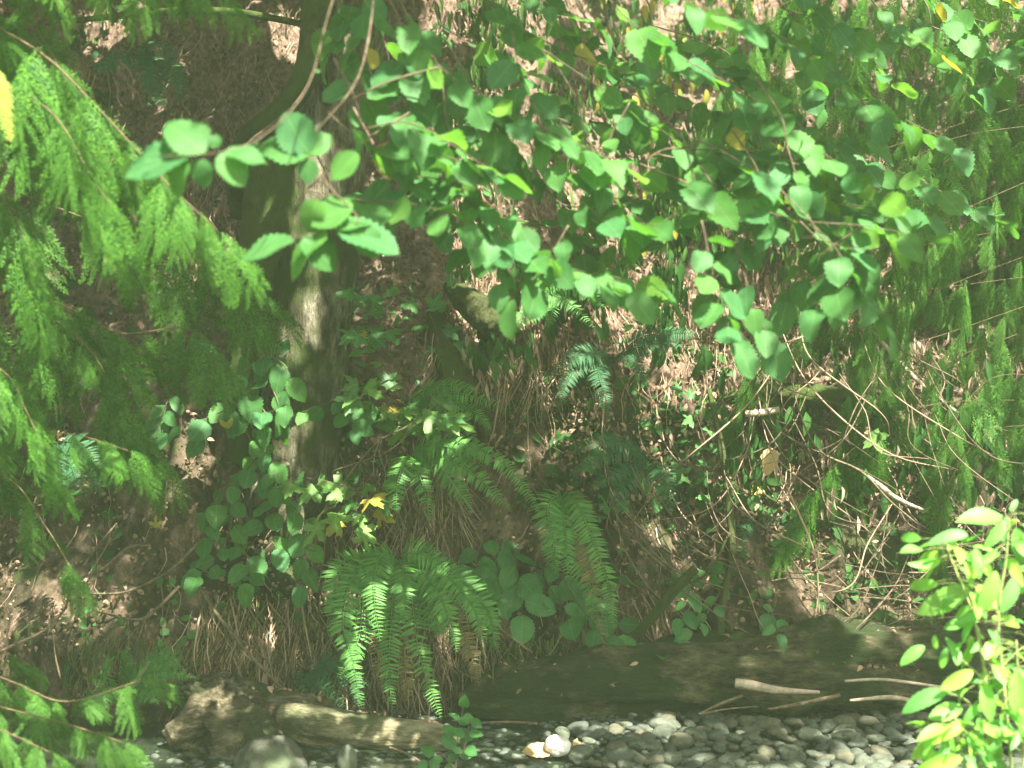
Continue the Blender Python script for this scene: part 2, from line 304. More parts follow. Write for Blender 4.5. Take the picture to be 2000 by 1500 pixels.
def cedar_fan(seed):
    """a whole flat frond: side sprays set in one plane on a main axis"""
    rr = random.Random(seed); V = []; L_ = []; S = []; n0 = 0; b = rr.uniform(-.2, .2)
    subs = [cedar_spray(50+seed*3+j, 6, 0.09, 1.55) for j in range(3)]
    N_ = 13
    for i in range(N_+1):
        s = 0.03+0.9*i/N_; sd = 1 if i % 2 else -1
        l = 0.62*(1-s)**0.8*rr.uniform(.7, 1.15)*min(1, .5+2.5*s)+0.13; a = math.radians(rr.uniform(20, 34))*sd-b*s
        if i == N_: a = 0; l = 0.2
        v, lo_, so_, _ = subs[rr.randrange(3)]; v = v.copy(); v[:, 0] *= rr.uniform(.8, 1.1)
        tz = rr.uniform(-.35, .35); c_, s_ = math.cos(a), math.sin(a)
        v[:, 0] *= .8; x = (v[:, 0]*c_+v[:, 1]*s_)*l; y = (-v[:, 0]*s_+v[:, 1]*c_)*l; z = (v[:, 2]+v[:, 0]*tz)*l
        yy = s+y; V.append(np.stack([x+b*s*s, yy, z-0.35*(yy**2)-abs(x)*.25+rr.uniform(-.01, .01)], 1)); L_.append(lo_+n0); S.append(so_); n0 += len(v)
    V = np.concatenate(V); return (V, np.concatenate(L_), np.concatenate(S), V[:, :2]*0)
T['fan'] = [cedar_fan(i) for i in range(5)]
PIN = oval_leaf(0.2, 6, 0.05, 0.25, 0.18, 0.25, 0.5)
LPIN = None

UPV = A(0, 0, 1); TOCAM = A(0, -1, 0)
def put_leaves(mb, kind, P, D, N_, size, thin=1.0):
    P = np.array(P); D = np.array(D); N_ = np.array(N_); size = np.asarray(size)
    k = R.randint(0, len(T[kind]), len(P))
    for v in range(len(T[kind])):
        s = k == v
        if s.any(): mb.inst(T[kind][v], frames(D[s], N_[s])*size[s][:, None, None]*np.stack([U(.78, 1.12, s.sum())*thin, np.ones(s.sum()), U(.6, 1.5, s.sum())], 1)[:, None, :], P[s])

# ------------------------------------------------------------------ the ground
def make_bank():
    xs = np.concatenate([[-60, -25, -12, -7, -5], np.linspace(-3.9, 3.9, 330), [5, 7, 12, 25, 60]])
    zs = np.concatenate([[-0.3], np.linspace(-0.05, 4.6, 230), np.linspace(4.8, 7, 12)])
    V = []
    for z in zs:
        for x in xs:
            y = bankY(x, max(z, 0))
            if abs(x) < 4: y += 0.10*fbm(x*4, z*3.2, 1, 5)+0.035*fbm(x*14, z*7, 2, 3)
            V.append((x, y, z))
    for Y in (14, 20, 60, 300):
        for x in xs: V.append((x*(1 if abs(x) < 50 else 5), Y, 7+0.4*(Y > 15)))
    nx = len(xs); nr = len(zs)+4
    mb = MB(); mb.add(V, [(r*nx+c, r*nx+c+1, (r+1)*nx+c+1, (r+1)*nx+c) for r in range(nr-1) for c in range(nx-1)])
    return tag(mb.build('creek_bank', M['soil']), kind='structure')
make_bank()
mb = MB(); V = []
gx = np.concatenate([[-300, -60, -15], np.linspace(-5, 5, 90), [15, 60, 300]]); gy = np.concatenate([[-300, -60, -10, 0], np.linspace(3, 7.9, 60)])
for y in gy:
    for x in gx: V.append((x, y, 0.022*fbm(x*1.5, y*1.5, 3, 4)-0.02-0.05*smooth(0.6, 0.0, x)*(1 if abs(x) < 5 else 0)))
nx = len(gx); mb.add(V, [(r*nx+c, r*nx+c+1, (r+1)*nx+c+1, (r+1)*nx+c) for r in range(len(gy)-1) for c in range(nx-1)])
tag(mb.build('gravel_ground', M['gravelbed']), kind='structure')
# shallow creek water over the left of the bar
m, t, out = newmat('creek_water'); p = t.nodes.new('ShaderNodeBsdfPrincipled'); p.inputs['Base Color'].default_value = (0.05, 0.07, 0.04, 1); p.inputs['Roughness'].default_value = 0.08
p.inputs['Transmission Weight'].default_value = 0.55; p.inputs['IOR'].default_value = 1.33
nz = t.nodes.new('ShaderNodeTexNoise'); nz.inputs['Scale'].default_value = 7; bb = t.nodes.new('ShaderNodeBump'); bb.inputs['Strength'].default_value = 0.25; bb.inputs['Distance'].default_value = 0.02
t.links.new(nz.outputs[0], bb.inputs['Height']); t.links.new(bb.outputs[0], p.inputs['Normal']); t.links.new(p.outputs[0], out.inputs[0])
mb = MB(); rim = []
for k in range(40):
    y = 2.0+4.85*k/39; rim.append((0.36+0.13*mnoise.noise(Vector((y*2.3, 0, 0)))+0.25*smooth(6.2, 5.2, y), y, -0.022))
mb.add([(-8, 2.0, -0.022)]+rim+[(-8, 6.85, -0.022)], [tuple(range(42))])
tag(mb.build('creek_water', m), kind='structure')

# ------------------------------------------------------------------ things: generators
def leafy(root, twigs, kind, mat, size, step, rad=0.005, name='branch', droop=0.35, face=0.7, twm='twig', yellow=0.0, clear=False):
    """twigs: lists of world points. each becomes a branch with its foliage as a sub-part"""
    for tw in twigs:
        C = resample(tw, 30); seg = np.linalg.norm(np.diff(C, axis=0), axis=1); Ln = seg.sum()
        bm_ = MB(); bm_.tube(tw, [rad, rad*0.7, rad*0.35], 6, 24)
        n = max(3, int(Ln/step)); cum = np.concatenate([[0], np.cumsum(seg)])/Ln
        P, D, Nn, S = [], [], [], []
        for k in range(n+1):
            u = 0.12+0.88*k/n; i = min(28, int(np.searchsorted(cum, u, 'right')-1)); f = (u-cum[i])/max(1e-6, cum[i+1]-cum[i])
            c = C[i]*(1-f)+C[i+1]*f; tg = nrm(C[i+1]-C[i])
            side = nrm(np.cross(tg, UPV+A(0, -0.3, 0)))*(1 if k % 2 else -1)
            if k == n: side = side*0.1
            d = nrm(side*U(0.6, 1.0)+tg*U(0.3, 0.9)+A(0, -0.25, -droop*U(0.3, 1.8))+R.normal(0, 0.16, 3))
            s = U(0.72, 1.2)*(size if k else size*0.8)
            pet = c+d*s*0.16+A(0, 0, -0.01)
            bm_.tube([c, (c+pet)/2+A(0, 0, 0.003), pet], rad*0.28, 4, 4, cap=False)
            P.append(pet); D.append(nrm(d+A(0, 0, -0.25*droop))); Nn.append(nrm(UPV*U(0.3, 1.0)+TOCAM*face*U(0.4, 1.4)+R.normal(0, 0.33, 3))); S.append(s)
        b = bm_.build(name, M[twm], root)
        lm = MB(); P = np.array(P); D = np.array(D); Nn = np.array(Nn); S = np.array(S)
        if clear:
            kp = np.ones(len(P), bool)
            for Q, r_ in SHAFTS:
                if Q[2] > 1.25 or Q[1] < 5.9: continue
                v = P+D*0.05-Q; kp &= np.linalg.norm(v-np.outer(v@SUN, SUN), axis=1) > r_*.8+0.03
            kp[0] = True; P, D, Nn, S = P[kp], D[kp], Nn[kp], S[kp]
        yl = R.rand(len(P)) < yellow; yl[0] = False
        put_leaves(lm, kind, P[~yl], np.array(D)[~yl], np.array(Nn)[~yl], np.array(S)[~yl]); lm.build('foliage', M[mat], root, b)
        if yl.any():
            ym = MB(); put_leaves(ym, kind, P[yl], np.array(D)[yl], np.array(Nn)[yl], np.array(S)[yl]); tag(ym.build('yellowed_leaves', M['yellowleaf'], root, b), 'yellowing leaves among the green')
def PX(pts, Y0=None):
    return [W(*p) if len(p) == 3 else W(p[0], p[1], Y0) for p in pts]

def frond(root, pts, wd, mat='fern', n=None, name='frond', face=0.9, label=None, lacy=False):
    """pts world points from base to tip; wd half width in metres"""
    C = resample(pts, 60); seg = np.linalg.norm(np.diff(C, axis=0), axis=1); Ln = seg.sum()
    n = n or int(Ln/0.0145); Tg = nrm(np.gradient(C, axis=0))
    mb = MB(); mb.tube(pts, [0.004, 0.003, 0.001], 5, 24)
    u = np.linspace(0.07, 0.985, n); idx = u*59; i0 = idx.astype(int); f = (idx-i0)[:, None]
    c = C[i0]*(1-f)+C[np.minimum(i0+1, 59)]*f; tg = Tg[i0]
    nn = nrm(UPV*0.55+TOCAM*face+R.normal(0, 0.12, 3)); nrmv = nrm(nn-tg*(tg@nn)[:, None])
    side = np.cross(tg, nrmv)
    prof = np.clip((np.minimum(1, 0.55+u*2.2))*np.power(np.clip(1-u, 0, 1), 0.55)*1.25, 0.05, 1)
    if lacy: prof = np.clip(np.sin(np.pi*u**0.8)*1.05, 0.05, 1)
    for sd in (-1, 1):
        L = wd*prof*U(0.86, 1.1, n)*(R.rand(n) > 0.07)
        d = nrm(side*sd+tg*U(0.12, 0.34, n)[:, None]+A(0, 0, -0.12)+R.normal(0, 0.09, (n, 3)))
        nv = nrmv+R.normal(0, 0.14, (n, 3))+side*sd*0.2
        if lacy:
            for j in range(9):
                q = (j+0.7)/9
                for s2 in (-1, 1):
                    Fm = frames(d, nv); dd = nrm(Fm[:, :, 1]*0.55+Fm[:, :, 0]*s2)
                    l2 = L*0.27*(1-q)**0.6
                    mb.inst(PIN, frames(dd, nv)*(l2[:, None, None]*A(1.6, 1, 1)[None, None, :]), c+d*(L*q)[:, None])
            mb.inst(PIN, frames(d, nv)*(L[:, None, None]*A(0.25, 1, 1)[None, None, :]), c)
        else:
            wf = np.minimum(1.0, 0.0145/np.maximum(L, 0.01)/0.2*0.98)
            Fm = frames(d, nv); Sc = np.stack([L*wf, L, L], 1)
            mb.inst(PIN, Fm*Sc[:, None, :], c)
    o = mb.build(name, M[mat], root)
    if label: o['label'] = label
    return o
def fern(base, label, fronds, wd, mat='fern', group='sword ferns on the creek bank', name='sword_fern', lacy=False, dead=()):
    """base pixel triple; fronds: lists of pixel triples after the base"""
    b = W(*base); r = thing(name, b, label, 'fern', group)
    mb = MB()
    for k in range(10):
        a = k*0.63; d = A(math.cos(a)*0.05, -0.03-0.02*math.sin(a), U(0.0, 0.05)); mb.tube([b+A(0, 0.04, -0.03), b+d*0.6, b+d], [0.012, 0.008, 0.003], 5, 6)
    mb.build('rootstock', M['strand'], r)
    for k, fr in enumerate(fronds):
        pts = [b]+[W(*q) for q in fr]
        frond(r, pts, wd*U(0.85, 1.1), 'deadfern' if k in dead else mat, lacy=lacy, label='withered brown frond' if k in dead else None)
    return r

def bough(root, pts, n, size, droop=1.0, spread=0.25, name='bough', rad=0.0055, mat='cedar', facing=0.8, dens=0.42, thin=1.0):
    C = resample(pts, 40); mb = MB(); mb.tube(pts, [rad, rad*0.6, rad*0.25], 6, 30, rough=0.1)
    lm = MB(); P, D, Nn, S = [], [], [], []; n = max(5, int(n*dens))
    for k in range(n):
        u = (k+0.5)/n; u = 0.12+0.88*u; i = min(38, int(u*39)); c = C[i]; tg = nrm(C[min(39, i+1)]-C[i]); sd = 1 if k % 2 else -1
        side = nrm(np.cross(tg, UPV)+A(0, 0, 0.01))*sd
        for _ in range(2):
            d = nrm(side*U(0.1, 0.7)+tg*U(0.1, 0.8)+A(0, -0.1, -droop*U(0.5, 1.5))+R.normal(0, 0.12, 3))
            P.append(c+R.normal(0, .006, 3)); D.append(d); Nn.append(nrm(TOCAM*facing+UPV*U(0.2, 0.9)+R.normal(0, 0.3, 3))); S.append(size*1.75*U(0.6, 1.2)*(1-.35*u))
    P.append(C[-1]); D.append(nrm(C[-1]-C[-3]+A(0, 0, -0.03))); Nn.append(nrm(A(0.1, -1, 0.6))); S.append(size*1.3)
    b = mb.build(name, M['cedarwood'], root)
    put_leaves(lm, 'fan', P, D, Nn, S, thin); lm.build('foliage', M[mat], root, b)

def stick(name, label, cat, pts, r, mat='twig', group=None, forks=(), rough=0.12, sides=7, n=None, seed=0):
    P = PX(pts); root_m = MB(); root_m.tube(P, r, sides, n or 10+6*len(P), rough=rough, seed=seed)
    for fk, fr in forks: root_m.tube(PX(fk), fr, 5, 14, rough=rough)
    base = P[0]
    o = bpy.data.objects.new('tmp', None); o.location = tuple(base); ob = root_m.build(name, M[mat], o); bpy.data.objects.remove(o)
    ob.parent = None; ob.location = tuple(base); return tag(ob, label, cat, group)

# ------------------------------------------------------------------ maple tree with the big trunk, plus an added leaf canopy out of view to shade the bank
SHAFTS = []   # gaps of the canopy: (point, radius)
def gap(px, py, Y, r): SHAFTS.append((W(px, py, Y), r))
def bgap(px, py, r): SHAFTS.append((B(px, py), r))
maple = thing('maple_tree', W(560, 1080, 7.3), 'thick grey-brown tree trunk rising out of the bank left of centre', 'tree')
tp = PX([(690, -900), (665, -400), (662, -60), (655, 200), (628, 400), (606, 600), (592, 760), (575, 880)], 7.32)+PX([(562, 980, 7.45), (556, 1080, 7.75), (550, 1200, 8.1)])
tm = MB(); tm.tube(tp[::-1], [0.12, 0.2, 0.22, 0.215, 0.21, 0.215, 0.205, 0.185, 0.175, 0.16, 0.14], 64, 240, rough=0.07, ridge=0.16, seed=2)
for a, b in (((540, 900), (470, 1040)), ((600, 900), (660, 1040)), ((565, 950), (570, 1150))):
    tm.tube([W(a[0], a[1]-60, 7.3), W(*a, 7.27), W((a[0]+b[0])/2, (a[1]+b[1])/2, 7.25), B(*b)+A(0, 0.12, 0)], [0.10, 0.085, 0.065, 0.02], 18, 40, rough=0.25, ridge=.2, seed=a[0])
tm.build('trunk', M['bark'], maple)
lm = MB(); lm.tube(PX([(690, -330, 7.2), (625, -60, 6.95), (615, 60, 6.85), (590, 160, 6.8), (540, 225, 6.85), (490, 265, 7.0), (455, 330, 7.3), (470, 420, 7.5)]), [0.075, 0.07, 0.07, 0.062, 0.06, 0.055, 0.05, 0.05], 16, 70, rough=0.15)
tag(lm.build('branch', M['mossbark'], maple), 'dark mossy limb curving down beside the trunk')
lm = MB(); lm.tube(PX([(545, 230, 7.05), (530, 340, 7.12), (520, 430, 7.15), (505, 520, 7.2), (490, 640, 7.25), (480, 760, 7.3), (470, 900, 7.35)]), [0.08, 0.12, 0.125, 0.11, 0.1, 0.09, 0.08], 24, 80, rough=0.14, ridge=0.1, seed=8)
lm.build('side_trunk', M['mossbark'], maple)
lean = thing('leaning_tree', B(2080, 520), 'dark leaning tree trunk crossing the upper right corner', 'tree')
lm = MB(); lm.tube(PX([(1480, -900, 7.9), (1700, -250, 8.1), (1830, 0, 8.2), (1925, 170, 8.3), (2000, 290, 8.4), (2100, 520, 8.7)]), [0.06, 0.085, 0.095, 0.1, 0.11, 0.14], 16, 60, rough=0.1)
lm.build('trunk', M['mossbark'], lean)

# gaps in the canopy that let sun through
for q in [(60, 1180, .07), (130, 1195, .07), (175, 1200, .05), (20, 1230, .06), (5, 1150, .05), (95, 1210, .06), (350, 915, .06), (345, 960, .05), (340, 860, .03),
          (555, 70, .09), (580, 110, .06), (880, 30, .09), (850, 60, .05), (200, 70, .06), (315, 558, .03), (390, 560, .03), (730, 1100, .03),
          (925, 500, .08), (955, 560, .09), (935, 630, .1), (970, 690, .1), (1005, 650, .07), (925, 700, .06), (1080, 780, .035), (1095, 850, .04), (950, 385, .07),
          (1190, 450, .11), (1240, 480, .1), (1290, 530, .12), (1330, 590, .1), (1200, 580, .08), (1390, 690, .12), (1450, 720, .12), (1505, 725, .08), (1350, 700, .07), (1480, 640, .06), (1400, 610, .08),
          (1440, 955, .05), (1475, 965, .05), (1520, 985, .05), (1500, 905, .05), (1730, 955, .05), (1720, 860, .05),
          (1640, 1070, .09), (1690, 1060, .08), (1660, 1120, .08), (1730, 1060, .06), (1600, 1180, .05), (1640, 1230, .06), (1680, 1260, .06), (1770, 1180, .06), (1650, 1290, .05), (1560, 1130, .04),
          (1820, 770, .09), (1900, 800, .12), (1960, 760, .1), (1850, 880, .07), (1930, 930, .1), (1880, 960, .08), (1980, 900, .1), (1790, 920, .05), (1960, 1000, .07), (1500, 805, .05), (1090, 1460, .07), (1140, 1465, .04), (1030, 1465, .04)]: bgap(*q)
for _ in range(110):                                                # many small gaps over the upper right of the bank
    x = U(860, 2020); y = U(-40, 560); r_ = U(0.025, 0.06)
    if x < 1300 and y > 420: continue
    for k in range(rnd.choice([1, 2, 3])): bgap(x+U(-6, 6), y+k*U(16, 26), r_)
for _ in range(45): bgap(U(1250, 2020), U(520, 1150), U(0.015, 0.035))
for _ in range(60):
    x = U(1350, 2020); y = U(-60, 700)
    for k in range(3): gap(x+U(-5, 5), y+k*20, 7.3, U(.015, .035))
for q in [(560, 480, 4.3, .12), (640, 490, 4.3, .1), (700, 455, 4.3, .12), (570, 290, 4.6, .1), (610, 260, 4.6, .08), (450, 310, 3.9, .09), (330, 290, 3.9, .06), (180, 440, 5.0, .16), (240, 470, 5, .14), (140, 300, 5, .12),
          (360, 430, 4.9, .1), (440, 540, 4.9, .12), (110, 130, 5.1, .1), (10, 240, 4.9, .16), (60, 600, 5.4, .08), (120, 850, 5.5, .1), (1050, 560, 4.9, .16), (1120, 590, 5.0, .14), (1180, 515, 5, .12), (1000, 540, 4.9, .12),
          (1370, 20, 4.9, .14), (760, 700, 6.6, .09), (720, 730, 6.6, .06), (800, 770, 6.6, .05), (540, 770, 6.9, .04), (570, 830, 6.9, .03), (1160, 370, 4.9, .1), (1560, 380, 5, .12), (1600, 520, 5, .12), (1250, 270, 4.9, .08),
          (1410, 640, 4.9, .12), (1380, 560, 4.9, .08), (1230, 490, 4.9, .06), (860, 410, 4.9, .1), (740, 310, 4.9, .06), (740, 1150, 6.6, .06), (780, 1130, 6.6, .07), (735, 1210, 6.6, .04), (890, 1250, 6.55, .03), (1710, 860, 6.9, .06), (1860, 330, 7.2, .1), (1790, 440, 5.1, .1),
          (1430, 680, 7.0, .05), (580, 1030, 6.8, .03)]: gap(*q)
for q in [(0, 240, 4.9, .1), (600, 590, 7.0, .02), (620, 330, 7.1, .03)]: gap(*q)
def canopy(x0, x1, n, root, seed):  # unseen leaf layer shaped to shade the bank, gaps aimed at sun patches
    Rr = np.random.RandomState(seed)
    C = np.stack([Rr.uniform(x0, x1, n), Rr.uniform(2.0, 9.8, n), Rr.uniform(4.9, 5.9, n)], 1)
    edge = 2.15+0.12*np.sin(C[:, 0]*2.1)+0.1*np.sin(C[:, 0]*5.3+1)+0.15*(C[:, 2]-5)+.32*(C[:, 0] > 2.9)
    keep = C[:, 1] > edge
    for P, r_ in SHAFTS:
        v = C-P; d = np.linalg.norm(v-np.outer(v@SUN, SUN), axis=1); keep &= d > r_*(1.3 if P[2] > 1.5 and P[1] > 6.9 else 1.1)+0.045
    C = C[keep]; n = len(C)
    mb = MB(); D = nrm(Rr.normal(0, 1, (n, 3))*A(1, 1, 0.35)); Nn = nrm(A(0, 0, 1)+Rr.normal(0, 0.35, (n, 3)))
    S = Rr.uniform(0.13, 0.24, n)
    d2 = np.full(n, 9.0)
    for P, r_ in SHAFTS:
        v = C-P; d2 = np.minimum(d2, np.linalg.norm(v-np.outer(v@SUN, SUN), axis=1)-r_)
    S = np.minimum(S, np.maximum(0.05, d2*1.1)); C = C-D*S[:, None]*0.4
    put_leaves(mb, 'maple', C, D, Nn, S); mb.build('crown', M['canopy'], root)
canopy(-4.6, 0.9, 14500, maple, 3); canopy(0.9, 6.8, 14500, lean, 4)
for root, st, ends in ((maple, W(665, -400, 7.32), [(-2.8, 6.2, 5.3), (-1.6, 4.0, 5.4), (0.1, 3.6, 5.3), (0.6, 6.2, 5.5), (-3, 8.2, 5.6), (-0.9, 5.6, 5.6)]),
                       (lean, W(1480, -900, 7.9), [(1.6, 4.2, 5.5), (3.8, 4.2, 5.4), (5.5, 6.3, 5.5), (3.4, 7.0, 5.6), (1.2, 6.6, 5.5)])):
    for e in ends:
        e = A(*e); lm = MB(); lm.tube([st, st*0.6+e*0.4+A(0, 0, 0.35), e], [0.07, 0.04, 0.012], 8, 20, rough=0.1); lm.build('limb', M['bark'], root)

# ------------------------------------------------------------------ cedars at the left
ced = thing('cedar_tree', (-3.1, 5.7, 0), 'big cedar with drooping bright green sprays filling the upper left', 'tree')
lm = MB(); lm.tube([(-3.1, 5.7, -0.1), (-3.1, 5.7, 2), (-3.15, 5.75, 6)], [0.2, 0.16, 0.1], 16, 40, rough=0.1); lm.build('trunk', M['bark'], ced)
S0 = lambda z: A(-3.05, 5.65, z)
for pts, n, sz, sp in [
    ([(-150, 0, 5.3), (60, 90, 5.1), (190, 210, 5.0), (300, 330, 4.9), (360, 390, 4.85), (425, 450, 4.8)], 34, .19, .26),
    ([(-150, 120, 5.2), (20, 170, 5.1), (110, 230, 5.0), (170, 330, 4.95), (215, 400, 4.9)], 30, .24, .26),
    ([(-150, -90, 5.1), (100, -90, 5.0), (300, -60, 5.0), (420, -20, 5.0)], 20, .15, .18),
    ([(-150, 0, 5.5), (30, 20, 5.4), (90, 90, 5.3), (130, 160, 5.2)], 20, .2, .2),
    ([(-150, 300, 5.4), (-20, 360, 5.3), (40, 450, 5.2), (70, 540, 5.2)], 26, .22, .22),
    ([(-150, 300, 6.3), (150, 420, 6.2), (330, 480, 6.2), (480, 560, 6.2)], 24, .24, .26),
    ([(-150, 480, 6.0), (130, 600, 5.9), (230, 650, 5.9), (350, 640, 5.9), (400, 660, 5.9)], 24, .22, .26),
    ([(-150, 560, 5.9), (60, 600, 5.8), (180, 690, 5.8), (230, 790, 5.8), (285, 860, 5.8)], 36, .24, .26),
    ([(-150, 660, 5.5), (0, 720, 5.4), (50, 800, 5.4), (95, 900, 5.4)], 22, .18, .2),
    ([(-150, 820, 5.7), (20, 840, 5.6), (150, 850, 5.6), (250, 880, 5.6)], 20, .15, .14),
    ([(-150, 900, 5.8), (10, 930, 5.8), (90, 1030, 5.8), (145, 1120, 5.8)], 16, .15, .14),
    ([(-150, 220, 6.5), (100, 300, 6.4), (260, 330, 6.4), (330, 380, 6.4)], 18, .24, .26)]:
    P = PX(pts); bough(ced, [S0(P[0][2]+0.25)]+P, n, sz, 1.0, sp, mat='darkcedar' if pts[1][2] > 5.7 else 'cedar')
nearb = thing('cedar_spray', W(-140, -60, 5.0), 'yellow-green cedar tip poking in at the left edge, brightly lit', 'branch')
P = PX([(-140, -60, 5.0), (-90, 40, 4.95), (-30, 110, 4.9), (0, 165, 4.9)]); mb = MB(); mb.tube(P, [0.006, 0.002], 6, 12); tw = mb.build('twig', M['cedarwood'], nearb)
mb = MB(); put_leaves(mb, 'cedar', [P[-1], P[-1]+A(-.02, 0, .06), P[-1]+A(-.05, 0, .0)], [nrm(A(0.1, 0, -1)), nrm(A(0.45, 0, -1)), nrm(A(0, 0, -1))], [nrm(A(0.1, -1, 0.3))]*3, [0.19, 0.15, 0.15]); mb.build('foliage', M['limecedar'], nearb, tw)
sap = thing('cedar_sapling', (-2.35, 5.5, 0.0), 'low cedar sapling with drooping dull green fronds in the bottom left corner', 'tree')
mb = MB(); mb.tube([(-2.35, 5.5, -0.05), (-2.3, 5.5, 0.5), (-2.35, 5.45, 1.1)], [0.035, 0.02], 8, 12); mb.build('trunk', M['twig'], sap)
for pts, n, sz, sp in [([(-180, 1250, 5.4), (20, 1330, 5.3), (130, 1370, 5.3), (270, 1330, 5.3)], 34, .12, .2), ([(-180, 1330, 5.2), (0, 1380, 5.2), (150, 1420, 5.2), (240, 1450, 5.15)], 32, .12, .18),
                       ([(-180, 1200, 5.7), (0, 1270, 5.6), (60, 1300, 5.6)], 14, .10, .13), ([(-180, 1400, 5.0), (-20, 1420, 5.0), (100, 1470, 5.0)], 20, .12, .15)]:
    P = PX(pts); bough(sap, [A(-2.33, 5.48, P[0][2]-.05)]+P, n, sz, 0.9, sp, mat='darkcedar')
# cedars at the right, behind
rc = thing('cedar_tree', (4.1, 7.5, 0), 'shaded cedar whose hanging branches fill the upper right', 'tree')
mb = MB(); mb.tube([(4.1, 7.5, -0.1), (4.1, 7.5, 3), (4.0, 7.5, 6)], [0.22, 0.16, 0.1], 14, 30, rough=0.1); mb.build('trunk', M['bark'], rc)
for k in range(24):
    y0 = -280+k*49; x1 = 1280+rnd.uniform(0, 420)+max(0, y0-150)*0.25; Yd = rnd.uniform(7.0, 7.9)
    P = PX([(2200, y0-60, Yd), (2050, y0-20, Yd-.1), ((2030+x1)/2, y0+rnd.uniform(-10, 60), Yd-.15), (x1*.9+200, y0+rnd.uniform(100, 150), Yd-.2), (x1, y0+rnd.uniform(200, 330), Yd-.2)])
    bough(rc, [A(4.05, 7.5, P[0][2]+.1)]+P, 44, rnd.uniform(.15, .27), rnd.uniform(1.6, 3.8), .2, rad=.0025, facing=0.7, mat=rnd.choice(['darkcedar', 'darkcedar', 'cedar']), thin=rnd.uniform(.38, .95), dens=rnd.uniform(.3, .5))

# ------------------------------------------------------------------ overhanging hazel
hz = thing('hazel_shrub', W(1500, -420, 6.4), 'wide-spreading hazel shrub hanging over the middle of the picture with rounded toothed leaves', 'shrub')
top = W(1300, -420, 5.6)
tw = [([(760, -60), (800, 40), (860, 130), (960, 200), (1080, 260), (1250, 330)], 4.9), ([(900, -60), (1000, 50), (1110, 130), (1220, 200), (1340, 290)], 5.2), ([(1140, -60), (1230, 40), (1330, 110), (1450, 180), (1560, 260), (1650, 330)], 5.1),
      ([(640, 220), (720, 280), (850, 300), (980, 340)], 4.7), ([(600, 370), (700, 390), (820, 400), (925, 440)], 4.7), ([(880, 330), (940, 430), (1010, 480), (1110, 530), (1220, 560)], 4.8), ([(1040, 200), (1090, 320), (1170, 420), (1300, 440)], 4.9),
      ([(1250, 320), (1350, 360), (1460, 400), (1560, 430), (1680, 440), (1800, 460)], 4.9), ([(1400, 290), (1500, 350), (1590, 440), (1650, 520), (1600, 590)], 4.9), ([(1370, 430), (1390, 520), (1410, 590), (1430, 650)], 4.8), ([(1560, 430), (1650, 520), (1730, 620)], 5.0),
      ([(1270, -60), (1340, 0), (1420, 30)], 4.7), ([(690, -40), (720, 40), (700, 130), (700, 200)], 5.0), ([(800, 60), (790, 150), (800, 220), (820, 280)], 4.9), ([(900, 140), (900, 240), (880, 330), (860, 400)], 5.0),
      ([(1000, 60), (1020, 160), (1060, 240)], 5.0), ([(1000, 400), (960, 470), (980, 540)], 4.8), ([(1110, 440), (1050, 540), (1000, 570)], 4.8), ([(1500, 340), (1480, 420), (1440, 490), (1470, 550)], 5.0),
      ([(1230, 200), (1180, 290), (1150, 370)], 5.1), ([(1450, 180), (1420, 260), (1400, 330)], 5.2), ([(780, 300), (760, 370), (740, 430)], 4.8), ([(960, 200), (980, 290), (1040, 330)], 5.0), ([(1690, 440), (1640, 470), (1600, 500)], 5.0), ([(1020, -60), (1060, 0), (1150, 40)], 5.3), ([(1400, 20), (1500, 60), (1600, 120), (1700, 210)], 5.3), ([(1340, 290), (1480, 300), (1620, 330), (1760, 400)], 5.2), ([(1540, -60), (1600, 20), (1700, 80)], 5.5), ([(1650, -60), (1740, 40), (1840, 110), (1900, 200)], 6.3), ([(1750, -60), (1860, 20), (1960, 60), (2040, 150)], 6.5), ([(1640, 180), (1740, 220), (1860, 280)], 6.2), ([(1760, 330), (1850, 380), (1960, 430)], 6.5), ([(1560, -60), (1560, 80), (1590, 180)], 6.4), ([(1560, 260), (1520, 310), (1480, 330)], 5.1)]
tw2 = [([(a+rnd.uniform(-60, 60)+dx, b+rnd.uniform(-70, 15)) for a, b in p[1:]], y+rnd.uniform(-.05, 1.1)) for dx in (-20, 60) for p, y in tw if len(p) > 3]
leafy(hz, [PX(p, y) for p, y in tw+tw2], 'hazel', 'hazel', 0.122, 0.047, 0.003, droop=0.2, face=0.42, yellow=0.007, clear=True)
for p, y in tw2: sm_ = MB(); P0 = W(*p[0], y); sm_.tube([P0+A(-.1, 0.05, .25), P0+A(-.02, 0, .1), P0], [.004, .003], 5, 8); sm_.build('twig', M['twig'], hz)
sm = MB()
for p, y in tw:
    P0 = W(*p[0], y)
    if p[0][1] < 0: sm = MB(); sm.tube([top, (top+P0)/2+A(0, 0, 0.15), P0], [0.02, 0.006], 6, 12); sm.build('stem', M['twig'], hz)
sm = MB(); sm.tube([W(1500, -420, 6.4), top, W(1000, -60, 5.2)], [0.03, 0.02, 0.008], 6, 12); sm.build('stem', M['twig'], hz)
for a, b, y in (((860, 130), (640, 220), 4.8), ((800, 220), (600, 370), 4.75), ((860, 130), (880, 330), 4.9), ((1340, 290), (1250, 320), 4.95), ((1340, 290), (1370, 430), 4.9), ((1340, 290), (1400, 290), 4.9)):
    sm = MB(); sm.tube([W(*a, y), W((a[0]+b[0])/2, (a[1]+b[1])/2-12, y), W(*b, y)], [0.004, 0.003], 5, 8); sm.build('stem', M['twig'], hz)
lich = MB(); lich.tube(PX([(1290, 330), (1380, 385), (1440, 430), (1500, 440), (1560, 462), (1640, 460)], 5.4), [0.011, 0.014, 0.010, 0.006], 8, 40, rough=0.3); tag(lich.build('branch', M['palewood'], hz), 'pale lichen-covered bare branch')
